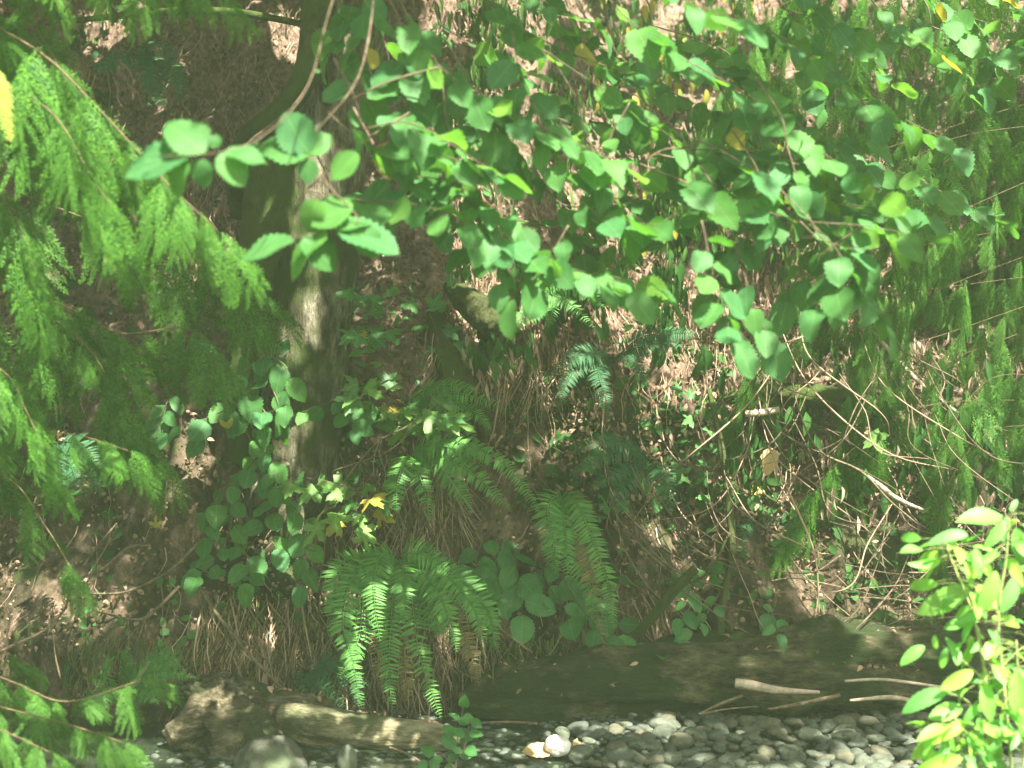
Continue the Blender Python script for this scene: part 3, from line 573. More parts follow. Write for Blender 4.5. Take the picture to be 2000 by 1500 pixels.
h2 = thing('hazel_sprig', W(420, -300, 4.4), 'small hanging hazel sprig of a few large blurred leaves left of the trunk', 'branch')
leafy(h2, [PX([(760, -300, 4.4), (650, 0, 4.3), (600, 170, 4.1), (510, 268, 4.0), (410, 300, 3.9), (300, 305, 3.9)])], 'hazel', 'hazel', 0.02, 0.3, 0.0028)
mb = MB()
def keyleaf(mb, a, b, Y, kind='hazel', n=(0, -0.8, 0.7), k=0, dy=0.0):
    p, q = W(*a, Y), W(*b, Y+dy); mb.inst(T[kind][k], frames((q-p)[None], A(*n)[None])*np.linalg.norm(q-p)*1.22, p[None])
for a, b, nn, k in [((375, 300), (262, 330), (0.1, -.7, .8), 0), ((400, 300), (340, 240), (0.2, -.9, .5), 1), ((395, 310), (392, 355), (0, -.8, .5), 2), ((430, 300), (470, 350), (.1, -.8, .7), 0), ((440, 300), (505, 300), (0, -.6, .8), 1), ((420, 290), (420, 265), (0, -.6, .8), 1), ((365, 310), (330, 362), (-.2, -.8, .6), 2)]: keyleaf(mb, a, b, 3.95, 'hazel', nn, k)
mb.build('large_leaves', M['hazel'], h2)
h3 = thing('hazel_sprig', W(760, -260, 4.7), 'sunlit hazel sprig with pale green leaves hanging over the trunk, below the other leaves', 'branch')
mb = MB(); mb.tube(PX([(760, -260, 4.7), (735, -40, 4.5), (700, 150, 4.4), (600, 285, 4.35), (640, 360, 4.3), (700, 430, 4.3), (640, 450, 4.3), (570, 465, 4.3)]), [0.004, 0.003, 0.0015], 6, 50); mb.build('twig', M['twig'], h3)
mb = MB()
for a, b, nn, k in [((600, 300), (562, 232), (-.3, -.8, .5), 0), ((605, 305), (522, 275), (.1, -.8, .6), 1), ((605, 310), (600, 350), (0, -.8, .5), 0), ((600, 300), (635, 265), (.2, -.9, .4), 1), ((575, 470), (484, 498), (0, -.5, .9), 0), ((590, 465), (650, 508), (0, -.7, .7), 1), ((640, 455), (560, 500), (0, -.5, .8), 2), ((660, 445), (760, 478), (0, -.55, .8), 0), ((650, 450), (700, 420), (0, -.5, .8), 2), ((690, 440), (735, 485), (0, -.7, .6), 1), ((700, 300), (655, 340), (0, -.8, .6), 0), ((620, 390), (600, 440), (0.1, -.8, .6), 2), ((690, 400), (620, 430), (0, -.8, .6), 0)]: keyleaf(mb, a, b, 4.3, 'hazel', nn, k)
mb.build('foliage', M['hazel'], h3)

# ------------------------------------------------------------------ leafy plants on the bank
def plant(name, base, label, cat, twigs, kind, mat, size, step, off=0.18, group=None, **k):
    b = B(*base); r = thing(name, b, label, cat, group)
    tl = []
    for t_ in twigs:
        n_ = len(t_); q = [B(x, y, off*(0.35+0.65*i/(n_-1))) for i, (x, y) in enumerate(t_)]
        if 'sapling' in name or 'maple' in name: q = [W(x, y, min(p[1], 7.02-.12*i/n_)) if x < 720 else p for i, ((x, y), p) in enumerate(zip(t_, q))]
        tl.append(q)
    leafy(r, tl, kind, mat, size, step, **k); return r
TB = 'broad-leaved saplings on the bank'
plant('hazel_sapling', (560, 640), 'leafy hazel sapling against the foot of the thick trunk, its rounded leaves in a fan', 'shrub', [[(575, 640), (520, 690), (450, 740), (430, 700)], [(520, 690), (480, 770), (420, 810), (360, 830)], [(520, 690), (530, 750), (545, 790)], [(480, 770), (490, 830), (500, 850)], [(450, 740), (440, 800), (400, 840)], [(520, 690), (560, 720), (560, 780)], [(480, 770), (520, 810), (500, 850)]], 'hazel', 'hazel', .115, .07, .35, TB, rad=.004, face=1.2, yellow=.03)
plant('hazel_sapling', (480, 860), 'dense green sapling trailing down the bank below the trunk, lower left of centre', 'shrub', [[(480, 840), (500, 890), (450, 950), (410, 990), (400, 1040)], [(500, 890), (540, 960), (520, 1020), (540, 1060)], [(450, 950), (450, 1030), (420, 1090), (390, 1120)], [(540, 960), (590, 1010), (600, 1080), (590, 1130)], [(450, 1030), (480, 1080), (490, 1130)], [(500, 890), (520, 870), (540, 940)]], 'hazel', 'hazel', .115, .062, .35, TB, rad=.004, face=1.3)
plant('hazel_sapling', (740, 820), 'thin twig of five rounded leaves in front of the lower trunk', 'shrub', [[(760, 830), (690, 780), (630, 790), (565, 815)], [(690, 780), (680, 810), (690, 830)]], 'hazel', 'hazel', .11, .10, .4, TB, rad=.003, face=1.2)
MS = 'young maples on the bank'
plant('maple_seedling', (830, 900), 'young maple with sunlit pale lobed leaves right of the trunk', 'shrub', [[(830, 900), (800, 830), (770, 750), (735, 690)], [(800, 830), (750, 790), (710, 770)], [(790, 800), (820, 770), (860, 790)], [(770, 750), (720, 740), (690, 750)], [(820, 870), (860, 820), (870, 800)]], 'maple', 'maple', .16, .08, .5, MS, rad=.003, face=.7, yellow=.1)
plant('maple_seedling', (740, 1000), 'young maple with yellow-green lobed leaves low on the bank beside the trunk foot', 'shrub', [[(740, 1010), (700, 960), (640, 940), (575, 930)], [(690, 950), (720, 930), (745, 950)], [(700, 960), (660, 980), (640, 1000)], [(700, 990), (680, 1010), (700, 1020)]], 'maple', 'maple', .15, .07, .4, MS, rad=.003, face=.7, yellow=.12)
plant('maple_seedling', (860, 700), 'shaded young maple with dark lobed leaves at the right side of the trunk', 'shrub', [[(860, 700), (850, 640), (820, 580), (780, 550)], [(850, 640), (790, 610), (730, 590), (700, 560)], [(860, 690), (890, 620), (880, 570)], [(760, 700), (750, 640), (700, 640)]], 'maple', 'bramble', .13, .08, .35, MS, rad=.003, face=.9, yellow=.04)
BR = 'low leafy plants on the bank'
plant('bramble', (940, 1040), 'bramble with broad dark leaves hanging right of the big fern', 'plant', [[(960, 1040), (1000, 1080), (1010, 1130), (1020, 1190)], [(960, 1040), (930, 1080), (940, 1120)], [(980, 1060), (970, 1110), (980, 1160)]], 'hazel', 'bramble', .14, .075, .25, BR, rad=.003, face=1.4)
plant('bramble', (1060, 1060), 'bramble trailing down to the mossy log at the centre right', 'plant', [[(1060, 1060), (1100, 1130), (1130, 1180), (1180, 1240)], [(1100, 1130), (1140, 1150), (1190, 1200), (1240, 1250)], [(1060, 1080), (1070, 1140), (1110, 1200)]], 'hazel', 'bramble', .115, .075, .25, BR, rad=.003, face=1.4)
plant('bramble', (1240, 1270), 'short bramble runner with small fresh leaves hanging over the mossy log', 'plant', [[(1220, 1250), (1250, 1265), (1285, 1270)], [(1285, 1270), (1300, 1300), (1320, 1305)]], 'oval', 'bramble', .075, .05, .3, BR, rad=.002, face=1.2)
plant('bramble', (1330, 1100), 'low leafy plants tangled in the bare twigs right of the leaning dead branch', 'plant', [[(1330, 1100), (1350, 1130), (1330, 1200)], [(1420, 1130), (1380, 1200), (1340, 1240)], [(1480, 1170), (1510, 1200), (1520, 1230)], [(1380, 1130), (1390, 1100)]], 'oval', 'bramble', .09, .06, .25, BR, rad=.002, face=1.2)
plant('bramble', (350, 1200), 'tiny three-leaved seedling on the bare soil at lower left', 'plant', [[(350, 1240), (335, 1220), (350, 1205)], [(350, 1240), (365, 1235)]], 'oval', 'hazel', .06, .04, .06, BR, rad=.002, face=1.2)
plant('bramble', (560, 1230), 'little seedling in dry grass left of the big fern', 'plant', [[(570, 1250), (560, 1230), (570, 1215)]], 'oval', 'bramble', .07, .04, .06, BR, rad=.002, face=1.2)
plant('bramble', (1380, 760), 'shaded lobed leaves climbing at the foot of the sunlit earth, right of centre', 'plant', [[(1400, 1000), (1390, 920), (1370, 840), (1340, 760)], [(1390, 920), (1340, 900), (1350, 860)], [(1370, 840), (1410, 800), (1420, 770)], [(1180, 1000), (1150, 990), (1200, 970)]], 'maple', 'bramble', .12, .08, .4, BR, rad=.003, face=1)
plant('bramble', (300, 860), 'broad dark leaves under the cedar sprays at left', 'plant', [[(340, 760), (320, 800), (300, 860)], [(320, 800), (290, 830), (280, 850)]], 'hazel', 'bramble', .13, .08, .3, BR, rad=.003, face=1.2)
nb = W(890, 1485, 5.9); nb[2] = -0.02
r = thing('nettle_plant', nb, 'small upright nettle-like plant at the end of the pale log', 'plant')
leafy(r, [[nb, W(895, 1430, 5.95), W(905, 1380, 5.95)], [nb, W(860, 1470, 5.9), W(838, 1480, 5.85)], [nb+A(.03, 0, .06), W(915, 1420, 5.9), W(920, 1400, 5.9)]], 'oval', 'bramble', .07, .032, .003, droop=.3, face=1.1)

# ------------------------------------------------------------------ ferns
def f3(lst, Y): return [[(a, b, Y-0.08*i) for i, (a, b) in enumerate(q)] for q in lst]
fern((780, 1090, 6.95), 'largest sword fern at bottom centre, long arching fronds partly in sun', [
    [(745, 1085, 6.8), (730, 1150, 6.65), (742, 1255, 6.6)], [(785, 1110, 6.75), (790, 1160, 6.65), (790, 1222, 6.6)], [(830, 1120, 6.75), (870, 1190, 6.6), (893, 1275, 6.55)],
    [(850, 1105, 6.75), (920, 1180, 6.6), (948, 1265, 6.55)], [(880, 1120, 6.8), (950, 1190, 6.7), (968, 1270, 6.65)], [(700, 1110, 6.85), (670, 1210, 6.7), (690, 1300, 6.65), (710, 1400, 6.6)],
    [(720, 1120, 6.85), (700, 1250, 6.7), (660, 1330, 6.65)], [(800, 1140, 6.85), (820, 1280, 6.7), (862, 1405, 6.65)], [(860, 1150, 6.85), (910, 1250, 6.7), (936, 1340, 6.65)],
    [(770, 1150, 6.85), (760, 1280, 6.75), (765, 1390, 6.7)], [(680, 1100, 6.9), (655, 1160, 6.8), (650, 1250, 6.75)], [(790, 1130, 6.85), (790, 1290, 6.8), (800, 1380, 6.75)], [(820, 1130, 6.85), (850, 1200, 6.7), (860, 1250, 6.65)],
    [(760, 1130, 6.9), (740, 1250, 6.85), (745, 1350, 6.8)], [(800, 1080, 6.85), (840, 1085, 6.75), (880, 1120, 6.7)]], .10, dead=(8, 11, 13))
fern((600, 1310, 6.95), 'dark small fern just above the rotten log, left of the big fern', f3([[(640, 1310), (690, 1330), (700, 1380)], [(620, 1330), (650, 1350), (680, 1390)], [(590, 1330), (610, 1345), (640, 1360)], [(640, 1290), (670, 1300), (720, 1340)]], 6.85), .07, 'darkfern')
fern((800, 890, 7.15), 'sword fern in the middle of the bank whose long fronds arch to the right', f3([[(890, 865), (990, 910), (1060, 1010)], [(860, 890), (930, 930), (1000, 1000)], [(850, 900), (890, 950), (920, 1000)], [(790, 900), (775, 950), (775, 1000)], [(810, 910), (830, 960), (840, 1030)], [(840, 870), (900, 880), (960, 910)]], 7.0), .085)
fern((790, 790, 7.3), 'sword fern above the middle of the bank beside the pale maple leaves', f3([[(840, 770), (910, 770), (990, 800)], [(850, 790), (900, 820), (930, 860)], [(810, 810), (840, 830), (860, 862)], [(830, 760), (880, 750), (930, 760)], [(850, 780), (920, 800), (960, 840)], [(800, 800), (810, 830), (812, 850)]], 7.15), .075)
fern((1100, 960, 7.1), 'upright-hanging sword fern right of centre over the broad dark leaves', f3([[(1100, 1000), (1105, 1060), (1110, 1140)], [(1125, 980), (1160, 1060), (1190, 1150), (1200, 1230)], [(1130, 1010), (1150, 1100), (1180, 1270)], [(1070, 990), (1080, 1060), (1085, 1120)], [(1110, 1050), (1150, 1130), (1160, 1210)]], 6.95), .095, dead=(2,))
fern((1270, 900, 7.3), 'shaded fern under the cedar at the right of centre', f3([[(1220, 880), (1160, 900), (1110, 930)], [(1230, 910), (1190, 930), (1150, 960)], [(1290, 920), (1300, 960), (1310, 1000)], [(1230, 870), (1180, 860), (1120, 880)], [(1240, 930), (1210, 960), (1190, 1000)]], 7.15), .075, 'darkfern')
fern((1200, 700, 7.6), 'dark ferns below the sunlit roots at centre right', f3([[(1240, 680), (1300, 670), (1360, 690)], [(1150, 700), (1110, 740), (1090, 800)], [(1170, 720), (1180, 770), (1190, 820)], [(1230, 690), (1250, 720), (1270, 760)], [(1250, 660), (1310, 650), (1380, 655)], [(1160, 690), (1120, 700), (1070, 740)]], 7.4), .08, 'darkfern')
fern((1040, 560, 7.6), 'bright yellow-green fern catching the sun behind the hazel leaves', f3([[(1060, 570), (1110, 590), (1160, 640)], [(1070, 580), (1080, 600), (1070, 640)], [(1080, 560), (1140, 565), (1180, 600)], [(1060, 590), (1020, 620), (1000, 650)], [(1060, 550), (1130, 545), (1190, 560)]], 7.4), .085)
fern((110, 860, 6.6), 'single hanging fern beneath the cedar at the left edge', f3([[(115, 900), (120, 950), (125, 1000)], [(135, 900), (150, 940), (170, 990)], [(160, 870), (190, 920), (195, 970)]], 6.5), .075, 'darkfern')
fern((230, 1330, 6.6), 'lacy lady fern at lower left spreading over the bare soil', f3([[(240, 1310), (250, 1290), (255, 1268)], [(200, 1320), (210, 1300), (215, 1290)], [(270, 1320), (320, 1310), (385, 1325)], [(260, 1340), (290, 1350), (310, 1375)], [(280, 1310), (330, 1290), (350, 1300)], [(200, 1350), (180, 1380), (170, 1400)]], 6.45), .09, 'fern', 'sword ferns on the creek bank', 'lady_fern', True)
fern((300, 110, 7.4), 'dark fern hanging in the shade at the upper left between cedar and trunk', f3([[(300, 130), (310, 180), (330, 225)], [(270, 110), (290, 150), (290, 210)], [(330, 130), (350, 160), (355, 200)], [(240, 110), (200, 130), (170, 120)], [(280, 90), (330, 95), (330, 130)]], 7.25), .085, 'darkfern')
fern((1830, 330, 6.9), 'lime-green fern lit by the sun at the right side', f3([[(1850, 325), (1890, 330), (1925, 345)], [(1840, 340), (1870, 360), (1900, 385)], [(1820, 330), (1800, 350), (1790, 370)]], 6.85), .06)
fern((1480, 1010, 7.2), 'small fern in the shadow of the arching twigs', f3([[(1500, 1010), (1540, 1030), (1560, 1060)], [(1460, 1030), (1450, 1060), (1450, 1090)]], 7.1), .05, 'darkfern')

# ------------------------------------------------------------------ logs, roots, stones
def log(name, label, pts, r, mat, seed, sides=26, n=90, rough=.22, ridge=.2): return stick(name, label, 'log', pts, r, mat, None, (), rough, sides, n, seed)
o = bpy.data.objects.new('t', None); o.location = tuple(W(1300, 1340, 7.0))
def biglog(name, label, pts, r, mat, seed, squash=1.0, rough=.2, ridge=.25):
    P = PX(pts); mb = MB(); mb.tube(P, r, 40, 160, rough=rough, ridge=ridge, seed=seed); base = P[0]
    e = bpy.data.objects.new('t', None); e.location = tuple(base); ob = mb.build(name, M[mat], e); ob.parent = None; ob.location = tuple(base); bpy.data.objects.remove(e)
    return tag(ob, label, 'log')
bpy.data.objects.remove(o)
biglog('fallen_log', 'huge mossy fallen log lying along the foot of the bank, right of centre', [(900, 1378, 6.85), (1000, 1362, 6.86), (1150, 1345, 6.88), (1350, 1325, 6.88), (1550, 1305, 6.88), (1700, 1300, 6.9), (1900, 1300, 6.95)], [.05, .12, .15, .17, .18, .17, .15], 'log', 3, rough=.42, ridge=.6)
biglog('fallen_log', 'long yellowish log with a flat pale top under the big fern', [(560, 1405, 6.4), (640, 1420, 6.32), (760, 1434, 6.28), (850, 1440, 6.26), (905, 1443, 6.25)], [.09, .085, .075, .06, .035], 'palelog', 5)
biglog('rotten_log', 'crumbling brown rotten log at lower left with a broken hollow end', [(360, 1350, 6.6), (420, 1375, 6.55), (520, 1392, 6.5), (600, 1398, 6.5), (650, 1396, 6.55)], [.05, .13, .10, .085, .05], 'rotlog', 9, rough=.35, ridge=.4)
biglog('tree_stump', 'broken root mass in the bottom left, right of the cedar sapling', [(330, 1440, 6.2), (400, 1400, 6.35), (430, 1380, 6.45), (470, 1430, 6.3), (500, 1510, 6.2)], [.04, .10, .12, .12, .16], 'rotlog', 14, rough=.4, ridge=.5)
biglog('tree_root', 'dark rounded root bulging out of the sunlit earth near the centre', [(880, 560, 7.7), (915, 590, 7.5), (950, 620, 7.4), (960, 650, 7.5), (990, 720, 7.7)], [.04, .07, .08, .06, .04], 'mossbark', 21)
biglog('tree_root', 'curved grey root running down the bank left of the sunlit earth', [(850, 610, 7.7), (865, 680, 7.5), (890, 740, 7.4), (930, 790, 7.4), (950, 850, 7.45)], [.05, .07, .07, .05, .03], 'mossbark', 22)
biglog('fallen_log', 'dark arched log lying level halfway up the bank at the right', [(1420, 780, 7.6), (1500, 768, 7.4), (1600, 775, 7.3), (1720, 800, 7.3), (1850, 880, 7.4)], [.03, .05, .055, .05, .04], 'mossbark', 23)
biglog('rotten_log', 'short pale piece of broken branch lying on the mossy log at the right', [(1436, 1334, 6.6), (1470, 1339, 6.58), (1520, 1348, 6.56), (1600, 1352, 6.58)], [.022, .024, .018, .008], 'palewood', 24, rough=.1, ridge=.1)
def rock(name, label, cat, c, s, seed, mat, group=None, rotz=0, amp=.18, sub=4):
    import bmesh
    bm = bmesh.new(); bmesh.ops.create_icosphere(bm, subdivisions=sub, radius=1)
    for v in bm.verts:
        p = v.co.copy(); v.co = p*(1+amp*mnoise.fractal(p*0.9+Vector((seed*7, 0, 0)), 1, 2, 3)); v.co.x *= s[0]; v.co.y *= s[1]; v.co.z *= s[2]
    me = bpy.data.meshes.new(name); bm.to_mesh(me); bm.free(); me.polygons.foreach_set('use_smooth', [True]*len(me.polygons)); me.materials.append(M[mat])
    ob = bpy.data.objects.new(name, me); COL.objects.link(ob); ob.location = tuple(c); ob.rotation_euler = (0, 0, rotz); return tag(ob, label, cat, group)
c = W(528, 1500, 5.95); rock('boulder', 'large flat-topped grey boulder cut by the bottom edge, left', 'boulder', (c[0], c[1], 0.0), (.155, .18, .115), 1, 'boulder', amp=.25)
c = W(678, 1492, 5.95); rock('boulder', 'small egg-shaped pale stone right of the flat boulder', 'stone', (c[0], c[1], 0.0), (.042, .05, .075), 2, 'stone', amp=.1)
c = W(1089, 1462, 6.05); rock('white_stone', 'round white stone lit by the sun at the edge of the cobbles', 'stone', (c[0], c[1], .045), (.056, .045, .045), 3, 'white', amp=.16)
protos = [rock('cobble', 'rounded grey-green cobble in the shaded cobble bar at bottom right', 'stone', (0, 0, -5), (1, .82, .62), 30+k, ('stone', 'stone2', 'stone', 'stone3', 'stone')[k], 'cobbles of the bar', amp=.22, sub=3) for k in range(5)]
placed = []; cnt = 0
wst = W(1089, 1462, 6.05)
for row in range(17):
    for q in range(50):
        y = 5.62+row*0.083+rnd.uniform(-.026, .026); x = -0.25+q*0.088+rnd.uniform(-.03, .03)+(row % 2)*0.044
        px = 1000+x/y*F; py = 750+CZ/y*F
        lim = 1412-max(0, (px-1250))*0.035+14*math.sin(px*.013)
        if px < 960+(1500-py)*2.2 or px > 2010 or py < lim or py > 1530: continue
        if abs(x-wst[0]) < .075 and abs(y-wst[1]) < .09: continue
        if px < 1200 and rnd.random() < 0.45: continue
        r_ = rnd.choice([.026, .032, .036, .042, .046, .05, .062])*(1.0 if px > 1200 else .9)
        if cnt < 5: ob = protos[cnt]
        else: ob = protos[rnd.randrange(5)].copy(); COL.objects.link(ob)
        ob.location = (x, y, r_*rnd.uniform(.15, .5)); ob.scale = (r_*rnd.uniform(.85, 1.3), r_*rnd.uniform(.85, 1.15), r_*rnd.uniform(.6, 1.0)); ob.rotation_euler = (rnd.uniform(-.3, .3), rnd.uniform(-.3, .3), rnd.uniform(0, 6.3)); cnt += 1
print('cobbles', cnt)
# pebbles between them
ico = None
import bmesh
bm = bmesh.new(); bmesh.ops.create_icosphere(bm, subdivisions=2, radius=1); PEB = tmpl([v.co[:] for v in bm.verts], [[v.index for v in f.verts] for f in bm.faces]); bm.free()
n = 3200; x = U(-1.6, 3.2, n); y = U(5.2, 7.05, n); s = U(.008, .024, n)
a = U(0, 6.28, n); Mx = np.zeros((n, 3, 3)); Mx[:, 0, 0] = np.cos(a)*s*1.2; Mx[:, 0, 1] = -np.sin(a)*s*.85; Mx[:, 1, 0] = np.sin(a)*s*1.2; Mx[:, 1, 1] = np.cos(a)*s*.85; Mx[:, 2, 2] = s*.65
mb = MB(); mb.inst(PEB, Mx, np.stack([x, y, s*.2-.03*(x < .3)], 1)); tag(mb.build('pebbles', M['stone2']), kind='stuff')

# dry leaves, sticks
def flatleaf(name, label, a, b, Y, kind, mat, n=(0, -.6, .8), k=0, at=None):
    mb = MB(); p = W(*a, Y); q = W(*b, Y)
    if at: p, q = B(*a, .04), B(*b, .06)
    e = bpy.data.objects.new('t', None); e.location = tuple(p); L = np.linalg.norm(q-p); mb.inst(T[kind][k], frames((q-p)[None], A(*n)[None])*L, p[None]); mb.tube([p-(q-p)*.25, p, p+(q-p)*.1], [.0012], 4, 4)
    ob = mb.build(name, M[mat], e); ob.parent = None; ob.location = tuple(p); bpy.data.objects.remove(e); return tag(ob, label, 'leaf')
flatleaf('dry_leaf', 'curled dry tan leaf lying right of the white stone', (1105, 1474), (1160, 1458), 6.05, 'maple', 'dryleaf', (0, -.7, .6))
flatleaf('dry_leaf', 'brown leaf floating left of the white stone', (1078, 1470), (1020, 1462), 6.05, 'oval', 'dryleaf', (.1, -.5, .8))
flatleaf('dry_leaf', 'yellow fallen leaf resting on the dark soil at the left', (305, 1035), (303, 1005), 0, 'maple', 'yellowleaf', (0, -1, .3), 1, True)
flatleaf('dry_leaf', 'pale hanging cedar-like leaf catching light at the right of the twigs', (1700, 835), (1725, 888), 7.0, 'maple', 'maple', (0, -1, .2), 2)
flatleaf('dry_leaf', 'pointed pinkish dead leaf hanging among the right-hand twigs', (1502, 875), (1500, 930), 7.1, 'oval', 'dryleaf', (.2, -1, .2))
flatleaf('dry_leaf', 'yellow leaf lying in the sun patch beneath the arching twigs', (1478, 945), (1478, 975), 0, 'maple', 'yellowleaf', (0, -1, .3), 0, True)
SG = 'dead twigs on the lower left of the bank'
for nm, lb, pts, r_, fk in [
    ('twig', 'longest curved pale twig across the bare soil at lower left', [(180, 1160, 6.9), (250, 1155, 6.85), (330, 1115, 6.85), (390, 1058, 6.9)], [.004, .008, .008], []),
    ('twig', 'knobbly twig forking up from the cedar stem at lower left', [(145, 1135, 6.3), (200, 1110, 6.4), (250, 1070, 6.5), (295, 1065, 6.5)], [.006, .008, .006], [([(145, 1135, 6.3), (180, 1080, 6.4), (228, 1022, 6.6)], [.004, .005]), ([(150, 1120, 6.3), (142, 1090, 6.3)], [.003])]),
    ('twig', 'bent dead stick pointing up right below the curved twig', [(190, 1195, 6.8), (270, 1210, 6.75), (310, 1185, 6.75), (350, 1145, 6.8)], [.004, .009, .009], [([(290, 1195, 6.75), (265, 1260, 6.7)], [.004]), ([(250, 1210, 6.75), (252, 1265, 6.7)], [.004])]),
    ('twig', 'long straight dead stick slanting down to the rotten log', [(378, 1122, 7.0), (410, 1180, 6.9), (480, 1270, 6.75), (570, 1365, 6.6), (602, 1400, 6.5), (600, 1440, 6.4)], [.010, .009, .008, .005, .004], [([(445, 1230, 6.8), (520, 1290, 6.75), (560, 1350, 6.65)], [.004, .003])]),
    ('twig', 'thin branch rising through the sun patch at the left edge', [(-30, 1285, 6.3), (60, 1245, 6.35), (100, 1220, 6.4), (130, 1180, 6.4), (140, 1110, 6.3)], [.008, .006, .005], []),
    ('twig', 'short hanging stalk below the left sun patch', [(103, 1232, 6.35), (108, 1280, 6.35), (118, 1325, 6.35)], [.003, .005], []),
    ('twig', 'pale twig standing in front of the lady fern', [(292, 1292, 6.4), (265, 1335, 6.35), (235, 1375, 6.3)], [.004, .005], []),
    ('twig', 'thin vertical straw left of the big fern', [(637, 1010, 6.95), (632, 1090, 6.9), (622, 1145, 6.9)], [.003], []),
    ('twig', 'hanging curved stem above the hazel leaves at left', [(380, 690, 6.6), (380, 730, 6.6), (365, 770, 6.6), (352, 790, 6.6)], [.003, .004], []),
    ('twig', 'stick leaning down to the log right of the big fern', [(940, 1185, 6.9), (980, 1230, 6.8), (1040, 1275, 6.8)], [.006, .006], [([(985, 1235, 6.8), (965, 1290, 6.8), (963, 1340, 6.8)], [.003])]),
    ('twig', 'long arching stem from the young maple across the trunk foot', [(630, 1080, 6.95), (600, 1050, 6.95), (720, 880, 7.0), (800, 830, 7.0), (850, 790, 7.1)], [.003, .005], [([(650, 920, 7), (760, 880, 7), (810, 830, 7)], [.004])]),
    ('twig', 'short forked stick at the bottom in front of the dark water', [(760, 1460, 6.2), (800, 1475, 6.1), (840, 1500, 6.0)], [.006], []),
    ('twig', 'slender stick in the mud left of the mossy log end', [(930, 1412, 6.6), (990, 1410, 6.6), (1050, 1413, 6.6)], [.004, .008], [])]:
    stick(nm, lb, 'twig', pts, r_, 'twig', SG if pts[0][0] < 700 else 'loose sticks at the centre', fk, seed=rnd.random()*9)
stick('dead_branch', 'thick broken branch slanting up to a pale cut end at centre right', 'branch', [(1230, 1250, 6.95), (1270, 1210, 6.85), (1320, 1150, 6.75), (1358, 1112, 6.7)], [.018, .026, .026, .024], 'mossbark', sides=12)
stick('dead_branch', 'straight pale diagonal branch in the sun at the right', 'branch', [(1690, 630, 7.3), (1750, 700, 7.25), (1800, 750, 7.25), (1900, 830, 7.3)], [.008, .014, .011, .008], 'palewood')
stick('dead_branch', 'small pinkish cut branch lying level at the right of centre', 'branch', [(1455, 808, 7.2), (1485, 806, 7.2), (1522, 800, 7.2)], [.016, .017, .016], 'palewood', sides=12)
stick('dead_branch', 'pale broken stick catching light under the right cedar', 'branch', [(1690, 925, 7.1), (1720, 950, 7.05), (1760, 978, 7.05), (1840, 1010, 7.1)], [.005, .014, .012, .005], 'palewood')
stick('dead_branch', 'yellowish stick lying in front of the mossy log at right', 'branch', [(1500, 1385, 6.4), (1560, 1375, 6.4), (1640, 1358, 6.45)], [.005, .010, .010], 'twig')
stick('dead_branch', 'forked stick leaning on the mossy log above the cobbles', 'branch', [(1365, 1395, 6.5), (1400, 1378, 6.55), (1450, 1358, 6.6)], [.006, .009], 'twig', forks=[([(1365, 1395, 6.5), (1420, 1385, 6.5), (1480, 1380, 6.5)], [.004])])
stick('dead_branch', 'long low stick near the foot of the jewelweed', 'branch', [(1650, 1330, 6.6), (1720, 1327, 6.6), (1790, 1335, 6.6), (1860, 1345, 6.6)], [.007, .009, .006], 'palewood')
stick('dead_branch', 'pink-tinged stick in front of the long low stick', 'branch', [(1660, 1368, 6.3), (1740, 1362, 6.3), (1800, 1372, 6.3)], [.006, .012, .008], 'palewood')
stick('vine_stem', 'bare brown vine curving beside the dark mossy limb', 'vine', [(650, 60, 6.9), (615, 140, 6.75), (580, 200, 6.7), (530, 245, 6.65), (490, 275, 6.65), (440, 330, 6.7)], [.007, .010, .010, .006], 'twig')
stick('sapling_stem', 'thin dark upright stem with lichen standing in the arching twigs at right', 'tree', [(1385, 760, 7.2), (1410, 880, 7.1), (1425, 1000, 7.05), (1430, 1080, 7.0), (1412, 1180, 6.95), (1408, 1250, 6.95)], [.014, .018, .02, .017, .018, .022], 'mossbark', sides=12, forks=[([(1425, 1040, 7.0), (1380, 1120, 6.95), (1290, 1160, 6.95)], [.008, .005]), ([(1410, 1200, 6.95), (1435, 1240, 6.9)], [.008, .005])])
stick('tree_branch', 'level mossy branch across the top left behind the cedar', 'branch', [(150, 40, 7.3), (300, 25, 7.2), (430, 22, 7.15), (530, 35, 7.2), (650, 60, 7.3)], [.014, .02, .02, .015], 'mossbark')

# arching bare twigs in the right half: each one a thing
def arch(pts, r_, lb): stick('bare_twig', lb, 'twig', pts, r_, 'strand' if rnd.random() < .3 else 'twig', 'arching bare twigs at the right', sides=5, rough=.08)
named = [('longest arching bare twig, sweeping from the cedar down to the right', [(1540, 700), (1560, 800), (1600, 880), (1680, 920), (1740, 980), (1800, 1030)]),
         ('bare twig bowing down from the sun patch to the mossy log', [(1500, 870), (1540, 960), (1590, 1080), (1600, 1200)]),
         ('pair-crossing bare twig left of the thin lichened stem', [(1210, 960), (1260, 1060), (1330, 1120), (1420, 1150)]),
         ('outermost hanging twig beside the upright fern', [(1200, 960), (1215, 1060), (1270, 1150), (1350, 1210)])]
for lb, p in named: arch([(a, b, 6.95) for a, b in p], [.004, .006, .004], lb)
lb = 'thin bare brown twig, one of the many in the arching tangle right of centre'
for k in range(120):
    x = U(1170, 1900); y = U(560, 1080) if x > 1420 else U(820, 1080); s = rnd.choice([1, 1, -1, 1]); L = U(150, 340); Y = U(6.85, 7.4)
    c1 = (x, y, Y+.1); c2 = (x+s*L*U(.05, .3), y+L*.4, Y-.05); c3 = (x+s*L*U(.3, .7), y+L*.75, Y-.1); c4 = (x+s*L*U(.7, 1.2), y+L*U(.85, 1.05), Y)
    if c4[1] > 1300: continue
    arch([c1, c2, (c3[0]+U(-25, 25), c3[1]+U(-25, 25), c3[2]), c4], [U(.0012, .003), U(.0018, .0048), .0012], lb)
